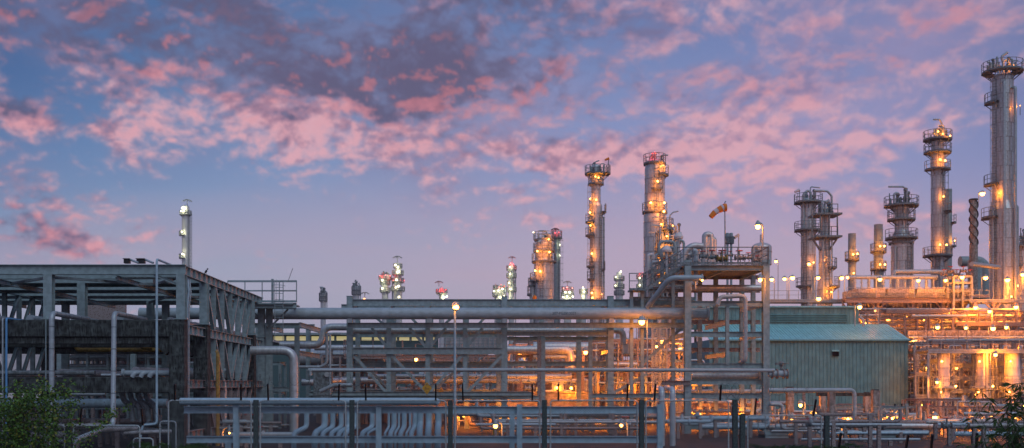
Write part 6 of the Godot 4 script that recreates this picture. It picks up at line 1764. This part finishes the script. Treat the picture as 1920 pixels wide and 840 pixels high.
# ---------------------------------------------------------------- fence
func wire_mesh(a: Vector3, b: Vector3, h: float, cell: float) -> MB:
	var m := MB.new()
	var w := a.distance_to(b)
	var u := (b - a) / w
	var x := -h
	while x < w:
		for s in 2:
			# one wire climbing at 45 degrees, cut at the panel's edges
			var x0 := maxf(x, 0.0)
			var y0 := x0 - x
			var x1 := minf(x + h, w)
			var y1 := x1 - x
			if x1 - x0 > 0.03:
				var p := a + u * (x0 if s == 0 else w - x0) + Vector3(0, y0, 0.004 * s)
				var q := a + u * (x1 if s == 0 else w - x1) + Vector3(0, y1, 0.004 * s)
				m.tube(PackedVector3Array([p, q]), 0.0035, 3, false)
		x += cell
	return m
func fence_run(label: String, d: float, panels: Array, posts: Array, arms: Array, top_wire: float) -> void:
	var k := d / F
	var t := thing("chain_link_fence", label, "fence", G((panels[0][0] + panels[panels.size() - 1][1]) * 0.5, d))
	for p in panels:
		var a := P(p[0], p[2], d)
		var b := P(p[1], p[2], d)
		var f := MB.new()
		var lo := 0.1
		f.tube(bend([Vector3(a.x, lo, a.z), a, b, Vector3(b.x, lo, b.z)], 0.12, 5), 0.026, 8)
		f.rod(Vector3(a.x, lo, a.z), Vector3(b.x, lo, b.z), 0.026, 8)
		part(t, "panel_frame", f, M.fence_pipe)
		var wm := part(t, "wire_mesh", wire_mesh(Vector3(a.x, lo, a.z - 0.01), Vector3(b.x, lo, b.z - 0.01), a.y - lo, 0.083), M.wire)
		wm.set_meta("kind", "stuff")
	for p in posts:
		part(t, "post", MB.new().block(G(p[0], d), P(p[0], p[1], d), p[2] * k, p[2] * k, 0.012, Vector3(0, 0, 1)), M.post_green)
		for x in [-1.0, 1.0]:
			part(t, "clip", MB.new().beam(P(p[0], p[1] + 12, d), P(p[0] + x * 8, p[1] + 12, d), 0.03, 0.04), M.fence_pipe)
	for p in arms:
		part(t, "outrigger_arm", MB.new().beam(P(p[0], p[1], d), P(p[0] + p[3], p[2], d - 0.25), 0.05, 0.06, Vector3(0, 0, 1)), M.black)
	if arms.size() > 1:
		for j in 3:
			var w := MB.new()
			for i in arms.size() - 1:
				var u := 0.25 + 0.36 * j
				var a := P(arms[i][0], lerpf(arms[i][1], arms[i][2], u), d - 0.1)
				var b := P(arms[i + 1][0], lerpf(arms[i + 1][1], arms[i + 1][2], u), d - 0.1)
				var pp := PackedVector3Array()
				for s in 13:
					var q := a.lerp(b, s / 12.0)
					q.y -= 0.035 * sin(PI * s / 12.0) + 0.012 * sin(s * 2.3 + j)
					pp.push_back(q)
					if s > 0 and s < 12:
						w.rod(q + Vector3(-0.012, -0.016, 0), q + Vector3(0.012, 0.016, 0), 0.002, 3)
						w.rod(q + Vector3(-0.012, 0.016, 0), q + Vector3(0.012, -0.016, 0), 0.002, 3)
				w.tube(pp, 0.0028, 3, false)
			part(t, "barbed_wire", w, M.wire)
func razor_coil(label: String, x0: float, x1: float, y: float, d: float, r: float, turns: int, sd: int) -> void:
	var g := RandomNumberGenerator.new()
	g.seed = sd
	var m := MB.new()
	var pp := PackedVector3Array()
	var n := turns * 12
	for j in n + 1:
		var u := float(j) / n
		var a := TAU * turns * u
		var rr := r * (0.85 + 0.2 * sin(u * 17.0 + sd))
		pp.push_back(P(lerpf(x0, x1, u), y, d) + Vector3(cos(a) * 0.09 + 0.03 * sin(a * 0.37), sin(a) * rr, cos(a) * rr * 0.8))
	m.tube(pp, 0.0045, 3, false)
	var s := 0
	for q in pp:
		s += 1
		if s % 2 == 0:
			m.beam(q - Vector3(0.02, 0.004, 0), q + Vector3(0.02, 0.004, 0), 0.004, 0.012)
	solo("razor_wire_coil", label, "razor wire", m, M.wire)
func fences() -> void:
	var d := 33.3
	fence_run("rusty framed chain link fence with dark posts and barbed wire arms before the trestle", d,
		[[316, 471, 751], [488, 648, 751], [670, 836, 751], [853, 1012, 751.5], [1032, 1195, 751], [1211, 1366, 751]],
		[[480, 750, 9], [660, 750, 9], [844.5, 750, 9], [1021, 750, 9], [1203, 750, 9], [1378, 749, 9.5], [1392, 776, 9.5]],
		[[328, 750, 720, 0], [452, 750, 720, 0], [503, 750, 720, -1], [635, 750, 720, 1], [686, 750, 720, -1], [817, 750, 720, 0], [868, 750, 720, -1], [998, 750, 720, 0], [1047, 750, 720, 0], [1176, 750, 720, 1], [1227, 750, 720, 2], [1350, 750, 722, 2]], 720)
	fence_run("lower chain link fence panel with a leaning arm in front of the shed's posts", 34.5, [[1402, 1540, 779]], [[1550, 779, 9]], [[1415, 777, 747, 3], [1525, 779, 749, 5]], 748)
	fence_run("low chain link fence frames half hidden by the vine", 33.0, [[-40, 121, 798], [138, 262, 798]], [[129.5, 798, 9]], [[150, 797, 765, 3], [268, 797, 766, -3]], 760)
	fence_run("short pale bent pipe hoop fence behind the ferny plant", 33.8, [[250, 287, 822], [300, 330, 790]], [], [], 0)
	arms_only()
	razor_coil("razor wire coil over the fence beside the end portal", 345, 500, 712, 34.2, 0.22, 9, 3)
	razor_coil("razor wire coil over the fence in front of the inspection platform's pipe", 500, 690, 713, 34.4, 0.2, 10, 5)
	razor_coil("sagging razor wire coil before the rack", 690, 1010, 712, 34.6, 0.17, 13, 8)
	razor_coil("tight loop of razor wire hung at the fence's tall end post", 1352, 1386, 734, 33.6, 0.26, 5, 12)
	razor_coil("razor wire coil before the green shed's concrete posts", 1400, 1530, 733, 34.8, 0.2, 6, 15)
	razor_coil("razor wire tangle over the low fence by the S bent pipes", 190, 320, 768, 33.6, 0.24, 7, 19)
	razor_coil("razor wire coil before the amber vessels", 1740, 1850, 806, 33.6, 0.2, 7, 21)
func arms_only() -> void:
	var d := 33.0
	var t := thing("wire_fence", "dark leaning fence arms strung with barbed wire towards the bamboo", "fence", G(1720, d))
	var arms := [[1572, 842, 812, 5], [1698, 845, 815, 5], [1746, 842, 815, 2], [1830, 842, 812, 2], [1905, 842, 812, 2]]
	for p in arms:
		part(t, "outrigger_arm", MB.new().beam(P(p[0], p[1], d), P(p[0] + p[3], p[2], d - 0.25), 0.06, 0.07, Vector3(0, 0, 1)), M.black)
		part(t, "post", MB.new().rod(G(p[0], d), P(p[0], p[1], d), 0.035, 8), M.post_green)
	for j in 3:
		var pp := PackedVector3Array()
		for p in arms:
			pp.push_back(P(p[0] + p[3] * 0.5, lerpf(p[1], p[2], 0.25 + 0.35 * j), d - 0.1))
		part(t, "barbed_wire", MB.new().tube(pp, 0.004, 3, false), M.wire)

# ---------------------------------------------------------------- plants
func leaf(m: MB, at: Vector3, dir: Vector3, len: float, wid: float, g: RandomNumberGenerator) -> void:
	var side := dir.cross(Vector3(g.randf_range(-1, 1), g.randf_range(-1, 1), g.randf_range(-1, 1))).normalized() * wid
	var nn := dir.cross(side).normalized()
	var mid := at + dir * len * 0.45 - nn * len * 0.06
	var tip := at + dir * len - Vector3(0, len * 0.12, 0)
	m.tri(at, mid + side, tip)
	m.tri(at, tip, mid - side)
func vine() -> void:
	var g := RandomNumberGenerator.new()
	g.seed = 77
	var t := thing("leafy_vine", "leafy green climbing vine sprawling over the low fence frames", "shrub", G(60, 32.4))
	var stems := MB.new()
	var a := MB.new()
	var b := MB.new()
	var c := MB.new()
	for k in 58:
		var x0 := g.randf_range(-60, 150)
		var p := G(x0, 32.4 + g.randf_range(-0.6, 0.4))
		p.y = g.randf_range(0.0, 0.8)
		var pp := PackedVector3Array([p])
		var dir := Vector3(g.randf_range(-0.35, 0.4), 1.0, g.randf_range(-0.2, 0.2)).normalized()
		var top := 2.05 + 0.6 * exp(-pow((x0 - 60.0) / 70.0, 2)) + g.randf_range(-0.45, 0.25)
		if x0 > 110:
			top -= 0.25
		while p.y < top and pp.size() < 40:
			p += dir * 0.1
			dir = (dir + Vector3(g.randf_range(-0.35, 0.35), g.randf_range(-0.1, 0.2), g.randf_range(-0.3, 0.3)) * 0.5).normalized()
			if dir.y < 0.15:
				dir.y = 0.3
			pp.push_back(p)
		# droop at the end
		for j in g.randi_range(2, 7):
			dir = (dir + Vector3(g.randf_range(-0.2, 0.45), -0.28, 0)).normalized()
			p += dir * 0.08
			pp.push_back(p)
		stems.tube(pp, 0.007, 4, false, 0.002)
		for q in pp:
			if q.y < 0.5:
				continue
			for j in g.randi_range(3, 7):
				var off := Vector3(g.randf_range(-1, 1), g.randf_range(-1, 1), g.randf_range(-1, 1)) * 0.13
				var ld := Vector3(g.randf_range(-1, 1), g.randf_range(-0.7, 0.5), g.randf_range(-0.6, 1)).normalized()
				var pick := g.randf()
				leaf(a if pick < 0.55 else (b if pick < 0.68 else c), q + off, ld, g.randf_range(0.06, 0.13), g.randf_range(0.024, 0.046), g)
	part(t, "stem", stems, M.bark)
	part(t, "foliage", a, M.leaf)
	part(t, "foliage", b, M.leaf_yellow)
	part(t, "foliage", c, M.leaf_dark)
func fern(label: String, x: float, y: float, d: float, n: int, len: float, sd: int, mt: Material, spread := 1.0) -> void:
	var g := RandomNumberGenerator.new()
	g.seed = sd
	var base := G(x, d)
	var t := thing("fern_plant", label, "plant", base)
	var st := MB.new()
	var lv := MB.new()
	var top: float = EYE + (HY - y) * d / F
	for k in n:
		var az := g.randf_range(0, TAU)
		var root := base + Vector3(g.randf_range(-0.3, 0.3) * spread, 0, g.randf_range(-0.3, 0.3))
		var p := root
		var lean := Vector3(cos(az) * g.randf_range(0.1, 0.5) * spread, 1.0, sin(az) * 0.4).normalized()
		var pp := PackedVector3Array([p])
		var h := top * g.randf_range(0.7, 1.0)
		var segs := 14
		for j in segs:
			lean = (lean + Vector3(cos(az) * 0.09, -0.035 * j / 3.0, sin(az) * 0.06)).normalized()
			p += lean * h / segs * 1.1
			pp.push_back(p)
		st.tube(pp, 0.009, 4, false, 0.002)
		for j in range(5, pp.size()):
			for s in [-1.0, 1.0]:
				var fd := (Vector3(s * g.randf_range(0.5, 1.0), g.randf_range(-0.3, 0.4), g.randf_range(-0.6, 0.6))).normalized()
				# a feathery side frond of small leaflets
				for i in 7:
					var q := pp[j] + fd * len * i / 7.0
					for e in [-1.0, 1.0]:
						leaf(lv, q, (fd * 0.6 + Vector3(0, e * 0.7, e * 0.3)).normalized(), len * 0.34, 0.016, g)
	part(t, "stem", st, M.bark)
	part(t, "foliage", lv, mt)
func bamboo() -> void:
	var g := RandomNumberGenerator.new()
	g.seed = 5
	var d := 20.0
	var t := thing("bamboo_clump", "dark bamboo clump with long pointed leaves before the amber vessels", "bamboo", G(1915, d))
	var st := MB.new()
	var lv := MB.new()
	for k in 26:
		var x := g.randf_range(1868, 1975)
		var root := G(x, d + g.randf_range(-0.6, 0.6))
		var h := g.randf_range(1.5, 2.75) * clampf((x - 1835.0) / 75.0, 0.45, 1.08)
		var lean := Vector3(g.randf_range(-0.22, 0.1), 1, g.randf_range(-0.15, 0.15)).normalized()
		var pp := PackedVector3Array()
		for j in 13:
			var u := j / 12.0
			pp.push_back(root + lean * h * u + Vector3(-0.35 * u * u * g.randf_range(0.6, 1.0), 0, 0))
		st.tube(pp, 0.012, 6, false, 0.004)
		for j in range(5, 13):
			for w in g.randi_range(1, 3):
				# a spray of leaves hanging from a twig
				var td := Vector3(g.randf_range(-1, 0.8), g.randf_range(-0.2, 0.6), g.randf_range(-0.7, 0.9)).normalized()
				var tip := pp[j] + td * g.randf_range(0.08, 0.26)
				st.rod(pp[j], tip, 0.003, 3)
				for i in g.randi_range(5, 8):
					var ld := Vector3(td.x * 0.6 + g.randf_range(-0.9, 0.9), g.randf_range(-1.0, 0.15), td.z * 0.4 + g.randf_range(-0.5, 0.5)).normalized()
					leaf(lv, tip, ld, g.randf_range(0.14, 0.27), g.randf_range(0.010, 0.017), g)
	part(t, "stem", st, M.bark)
	part(t, "foliage", lv, M.leaf_dark)
func plants() -> void:
	vine()
	fern("feathery green plant growing against the fence by the end portal", 300, 780, 32.2, 16, 0.19, 4, M.leaf_dark, 1.2)
	fern("small feathery plant sprouting low beside the bent hoop", 255, 815, 32.0, 7, 0.13, 8, M.leaf, 1.0)
	fern("feathery plant behind the lower fence panel before the lamplit pipes", 1480, 788, 33.9, 26, 0.21, 15, M.leaf_dark, 2.2)
	fern("straggly feathery plant by the concrete post at the shed's foot", 1535, 795, 33.9, 14, 0.16, 18, M.leaf_dark, 1.6)
	fern("sparse feathery shoot before the small steel rack", 1622, 815, 33.5, 4, 0.12, 25, M.leaf_dark, 1.6)
	bamboo()
func _ready() -> void:
	rng.seed = 7
	make_materials()
	cam()
	light_and_sky()
	structure("ground", MB.new().beam(Vector3(0, -0.5, 300), Vector3(0, -0.5, -3500), 5000, 1.0), M.ground)
	left_structure()
	middle()
	green_shed()
	shed_front()
	amber_plant()
	towers()
	process_area("in the dark yard behind the portals", 110, 500, 68, 96, 655, 54, 101)
	process_area("in the dim yard under the rack", 590, 950, 74, 110, 668, 63, 102)
	process_area("in the lamplit bay behind the rack", 950, 1300, 74, 92, 640, 90, 103)
	process_area("below the valve platform", 1300, 1430, 70, 90, 752, 36, 104)
	process_area("at the foot of the green shed", 1440, 1720, 70, 92, 782, 54, 105)
	process_area("beneath the air coolers", 1590, 1930, 110, 124, 590, 99, 106)
	process_area("between the amber vessels", 1712, 1930, 96, 106, 668, 72, 107)
	shade_hall()
	lattice("in the dark yard behind the portals", 120, 480, [70, 78], [645, 668, 690, 715, 740, 765], 9, M.steel)
	lattice("in the lamplit bay behind the rack", 955, 1292, [80, 88], [640, 660, 682, 705, 728, 752], 11, M.steel_rust)
	lattice("under the rack's dim half", 600, 945, [76, 84, 92], [668, 690, 712, 735, 758], 10, M.steel_rust)
	lattice("beneath the air coolers", 1600, 1930, [112, 117], [584, 596, 608, 620], 14, M.steel_rust)
	lattice("behind the amber vessels", 1712, 1930, [98, 102], [642, 660, 678, 696, 714, 732, 750, 768], 9, M.steel_rust)
	lattice("at the foot of the green shed", 1450, 1700, [84], [785, 776], 9, M.steel_rust)
	low_pipes("behind the trestle", 350, 560, 48, 60, 9, 201)
	low_pipes("behind the fence in the lamplight", 845, 1240, 58, 74, 20, 202)
	low_pipes("below the valve platform", 1240, 1440, 56, 72, 14, 203)
	low_pipes("before the green shed", 1440, 1740, 47, 74, 22, 204)
	low_pipes("before the amber vessels", 1730, 1930, 48, 84, 24, 205)
	low_pipes("under the portals", 20, 340, 46, 58, 10, 206)
	process_area("among the posts before the shed", 1440, 1745, 57, 66, 792, 36, 108)
	fences()
	plants()
